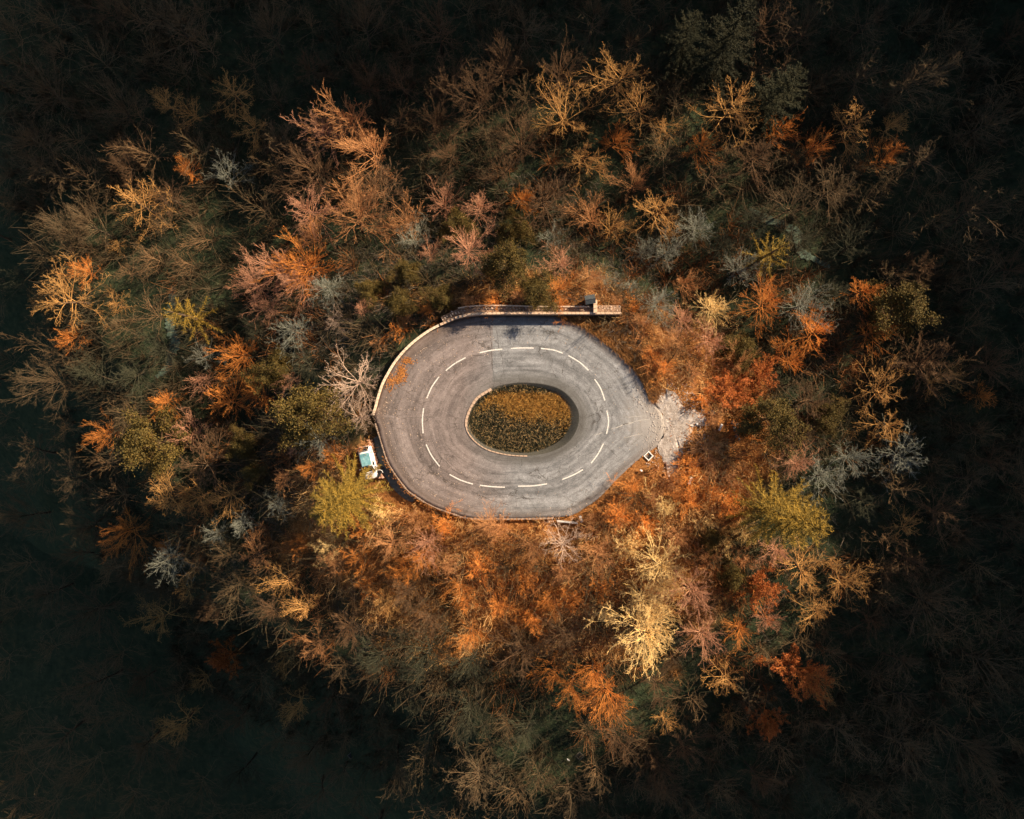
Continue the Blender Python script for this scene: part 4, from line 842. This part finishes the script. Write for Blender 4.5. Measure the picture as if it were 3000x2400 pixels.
for i, (code, px, py, dia) in enumerate(T):
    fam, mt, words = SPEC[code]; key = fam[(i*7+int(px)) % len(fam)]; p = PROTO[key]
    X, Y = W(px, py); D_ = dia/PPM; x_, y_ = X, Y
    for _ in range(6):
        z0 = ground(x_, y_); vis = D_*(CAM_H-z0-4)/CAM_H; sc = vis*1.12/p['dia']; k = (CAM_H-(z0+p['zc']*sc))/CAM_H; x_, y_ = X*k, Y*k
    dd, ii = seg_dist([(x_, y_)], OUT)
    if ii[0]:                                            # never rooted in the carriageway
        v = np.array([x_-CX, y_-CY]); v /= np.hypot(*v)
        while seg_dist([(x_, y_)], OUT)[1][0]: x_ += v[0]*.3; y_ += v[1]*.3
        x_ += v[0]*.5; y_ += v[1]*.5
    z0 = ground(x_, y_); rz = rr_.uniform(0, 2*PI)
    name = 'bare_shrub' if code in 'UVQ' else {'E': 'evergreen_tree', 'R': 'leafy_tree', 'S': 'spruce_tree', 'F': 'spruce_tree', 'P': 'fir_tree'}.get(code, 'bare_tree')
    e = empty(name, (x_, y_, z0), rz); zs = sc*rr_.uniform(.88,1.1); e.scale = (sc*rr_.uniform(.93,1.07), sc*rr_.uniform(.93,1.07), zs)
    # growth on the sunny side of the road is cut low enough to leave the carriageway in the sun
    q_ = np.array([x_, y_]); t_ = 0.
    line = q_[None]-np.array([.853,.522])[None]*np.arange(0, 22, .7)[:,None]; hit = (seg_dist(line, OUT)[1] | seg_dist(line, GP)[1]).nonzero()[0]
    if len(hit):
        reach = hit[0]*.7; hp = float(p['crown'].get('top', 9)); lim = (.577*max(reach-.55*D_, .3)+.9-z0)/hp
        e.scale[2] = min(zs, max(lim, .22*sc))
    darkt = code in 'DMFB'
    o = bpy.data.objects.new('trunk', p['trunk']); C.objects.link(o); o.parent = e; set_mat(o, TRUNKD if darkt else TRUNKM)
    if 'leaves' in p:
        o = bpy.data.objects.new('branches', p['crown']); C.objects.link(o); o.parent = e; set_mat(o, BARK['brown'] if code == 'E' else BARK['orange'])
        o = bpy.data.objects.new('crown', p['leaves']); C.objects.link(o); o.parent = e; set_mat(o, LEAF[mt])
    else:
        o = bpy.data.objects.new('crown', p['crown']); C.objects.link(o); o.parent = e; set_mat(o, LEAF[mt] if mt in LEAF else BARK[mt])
    recs.append([e, code, px, py, dia, words, name])

# labels: kind, size, place in the photograph, and rank among look-alikes of the same place
def place(px, py):
    if 1000 < px < 2050 and 820 < py < 935: return 'right behind the top wall of the road loop'
    if 900 < px < 1130 and 900 < py < 1500: return 'close beside the left side of the road loop'
    if 1600 < px < 2150 and 930 < py < 1250: return 'beside the upper right bank of the road loop'
    if 1750 < px < 2200 and 1250 <= py < 1560: return 'beside the lower right edge of the road loop'
    if 1130 <= px < 1750 and 1480 < py < 1680: return 'just below the bottom edge of the road loop'
    row = ['along the top edge', 'in the upper forest', 'in the forest above the loop', 'level with the loop', 'in the forest below the loop', 'in the lower forest', 'along the bottom edge'][min(6, max(0, int(np.searchsorted([200,520,880,1500,1800,2120], py))))]
    col = ['at far left', 'at left', 'left of centre', 'near the centre', 'right of centre', 'at right', 'at far right'][min(6, max(0, int(np.searchsorted([330,750,1200,1800,2250,2670], px))))]
    return row+' '+col
from collections import defaultdict
gd = defaultdict(list)
for r_ in recs: gd[(r_[5], place(r_[2], r_[3]))].append(r_)
ORD = ['', 'second', 'third', 'fourth', 'fifth', 'sixth', 'seventh', 'eighth', 'ninth', 'tenth', 'eleventh', 'twelfth']
PL = {'two': 2}
for (words, plc), L in gd.items():
    L.sort(key=lambda q: q[2]); n_ = len(L)
    for i, q in enumerate(L):
        if n_ == 1: lab = words+' '+plc
        else: lab = ('leftmost ' if i == 0 else 'rightmost ' if i == n_-1 else ORD[i]+' from left ')+words+' '+plc
        ws = lab.split()
        if len(ws) > 15: lab = lab.replace(' of the road loop', '').replace('with spreading limbs ', '').replace('bare finely twigged', 'bare').replace('bare broom crowned', 'bare').replace('bare fine twigged', 'bare')
        if len(lab.split()) > 16: lab = lab.replace('in the forest ', '')
        g_ = {'bare_shrub': 'bare shrubs in the dry brush', 'evergreen_tree': 'round evergreens in the forest', 'spruce_tree': 'spruces in the forest', 'leafy_tree': 'rust leaved trees in the forest', 'fir_tree': 'star shaped firs'}.get(q[6], 'bare trees in the forest')
        tag(q[0], lab, 'shrub' if q[6] == 'bare_shrub' else 'tree', g_)

# ------------------------------------------------------------------ undergrowth: tangled brushwood, one mass per colour of growth
def brush(name, n_, keep, mat, label, seed, H=(.5,1.3), wd=.03, per=9, spread=.9):
    r = np.random.RandomState(seed); x = (r.rand(n_*4)-.5)*136; y = (r.rand(n_*4)-.5)*112
    near = (np.abs(x) < 22) & (np.abs(y) < 18); d_ = np.full(len(x), 9.); dn, i_n = seg_dist(np.c_[x[near], y[near]], OUT); d_[near] = np.where(i_n, -1, dn)
    px = x*PPM+1500; py = 1200-y*PPM
    lane = (px > 1020) & (px < 1215) & (py > 1270) & (py < 1480); gv = (px > 1880) & (px < 2060) & (py > 1130) & (py < 1370)
    ok = (d_ > .55) & ~lane & ~gv & ~((px > 1280) & (px < 1830) & (py > 893) & (py < 930)) & (r.rand(len(x)) < keep(x, y)); 
    for sx_, sy_, sr_ in ((2020,1408,34),(2109,1252,34),(1877,1378,20),(1958,1392,24),(2165,1262,50),(2088,1209,26),(1900,1336,22),(1665,1526,60),(2040,1242,16)): ok &= np.hypot(px-sx_, py-sy_) > sr_
    g = ok.nonzero()[0][:n_]; x, y = x[g], y[g]; k = len(x)
    small = np.clip(np.where(d_[g] < 3, .45+.2*d_[g], 1), 0, 1)
    z = ground_np(x, y); X = np.repeat(x, per); Y = np.repeat(y, per); Z = np.repeat(z, per); n2 = len(X); sm = np.repeat(small, per)
    Hh = (H[0]+(H[1]-H[0])*r.rand(n2))*sm; az = r.rand(n2)*2*PI; ln = Hh*spread*(.3+r.rand(n2)); X = X+r.randn(n2)*.12; Y = Y+r.randn(n2)*.12
    ph = r.rand(n2)*2*PI; sx, sy = np.cos(ph)*wd/2, np.sin(ph)*wd/2; mx = X+np.cos(az)*ln*.45; my = Y+np.sin(az)*ln*.45; az2 = az+r.randn(n2)*.8; tx = mx+np.cos(az2)*ln*.6; ty = my+np.sin(az2)*ln*.6
    V = np.stack([np.c_[X-sx,Y-sy,Z-.05], np.c_[X+sx,Y+sy,Z-.05], np.c_[mx+sx,my+sy,Z+Hh*.6], np.c_[mx-sx,my-sy,Z+Hh*.6], np.c_[tx+sx*.4,ty+sy*.4,Z+Hh], np.c_[tx-sx*.4,ty-sy*.4,Z+Hh]], 1).reshape(-1,3)
    i = np.arange(n2)*6; F = np.vstack([np.c_[i,i+1,i+2,i+3], np.c_[i+3,i+2,i+4,i+5]])
    o = obj(name, mesh_np(name, V, F), mat); tag(o, label, 'undergrowth', kind='stuff')
brush('dry_brush', 16000, lambda x, y: dry_np(x, y)**1.3, plant_mat('brush_orange', (.80,.42,.14), (.40,.19,.06), scale=.25, var=0), 'orange dry brushwood tangle covering the ground round and below the loop', 21, per=10)
brush('pale_brush', 9000, lambda x, y: dry_np(x, y)**1.5*sstep(fbm(x*.22+4, y*.22), .45, .62), plant_mat('brush_pale', (.85,.55,.24), (.60,.33,.12), scale=.25, var=0), 'pale golden twigs scattered through the orange brush', 22, per=8, H=(.9,2.1), wd=.036)
brush('dark_brush', 15000, lambda x, y: (1-dry_np(x, y)), plant_mat('brush_dark', (.06,.05,.03), (.022,.028,.018), scale=.2, var=0), 'dark mossy undergrowth beneath the outer forest', 23, per=9, H=(.5,1.6), wd=.03)  # shade under the outer forest put into the twig colour
brush('grey_brush', 7000, lambda x, y: (1-dry_np(x, y))*(1-sstep(np.hypot(x/42, (y+2)/34), .6, 1.15))*sstep(fbm(x*.12+7, y*.12), .38, .55), plant_mat('brush_grey', (.22,.17,.13), (.10,.095,.075), scale=.2, var=0), 'grey brown brushwood between the trees near the loop', 24, per=9, H=(.6,1.8))
# the rest of the wood, beyond the trees built one by one: slender dim trees that read as one mass
SP_ = [bare_proto('wood%d' % i, 200+i, H=9, limbs=20, rise=(.2,1.35), kids=(5,3), ratio=.45, spread=.55, wob=.12, up=.03, rmin=.02, L=4.4, lr=.22, lean=(.15,-.1,.2)[i]) for i in range(3)]
SV = []
for p in SP_:
    v = np.array([q.co[:] for q in p['crown'].vertices]); f_ = np.array([q.vertices[:] for q in p['crown'].polygons]); SV.append((v, f_))
vs, fs, k0, cnt = [], [], 0, 0
for _ in range(9000):
    if cnt >= 300: break
    x_, y_ = (rr_.uniform(-100, 1250), rr_.uniform(1250, 2480)) if _ < 2500 else (rr_.uniform(-100, 3100), rr_.uniform(-80, 2480)); d_ = rr_.uniform(110, 170)
    e_ = math.hypot((x_-1500)/1150, (y_-1250)/850)
    if (e_ < .98 and not (_ < 2500 and e_ > .82)) or any((x_-a)**2+(y_-b_)**2 < (.33*(d_+c_))**2 for a, b_, c_ in pos): continue
    pos.append((x_, y_, d_)); X, Y = W(x_, y_); gx, gy = X, Y
    for _k in range(5): z0 = ground(gx, gy); sc = (d_/PPM)*(CAM_H-z0)/CAM_H/8.5; k = (CAM_H-z0-5*sc)/CAM_H; gx, gy = X*k, Y*k
    v, f_ = SV[cnt % 3]; t = rr_.uniform(0, 6.28); c_, q_ = math.cos(t), math.sin(t)
    vs.append(np.c_[(v[:,0]*c_-v[:,1]*q_)*sc+gx, (v[:,0]*q_+v[:,1]*c_)*sc+gy, v[:,2]*sc+z0]); fs.append(f_+k0); k0 += len(v); cnt += 1
o = obj('outer_wood', mesh_np('outer_wood', np.vstack(vs), np.vstack(fs)), plant_mat('outer_twigs', (.27,.15,.07), (.11,.095,.05), scale=.08, var=0)); tag(o, 'dim brown bare wood filling the dark outskirts of the forest', 'wood', kind='stuff')
brush('thicket', 2600, lambda x, y: (1-.6*dry_np(x, y))*sstep(fbm(x*.15+1, y*.15), .30, .5), plant_mat('thicket_twigs', (.14,.085,.042), (.05,.052,.03), scale=.12, var=0), 'brown and olive twiggy thicket filling the gaps between forest trees', 25, per=34, H=(1.6,4.2), wd=.038, spread=.75)
brush('thicket', 900, lambda x, y: sstep(fbm(x*.2+11, y*.2), .5, .62)*(1-sstep(np.hypot(x/50, (y+3)/38), .8, 1.1)), plant_mat('thicket_rust', (.50,.20,.06), (.22,.10,.04), scale=.12, var=0), 'rusty orange twiggy thicket in patches between the nearer trees', 26, per=30, H=(1.2,3.0), wd=.032, spread=.8)
print('TREES', len(T), 'hero', hero_n)
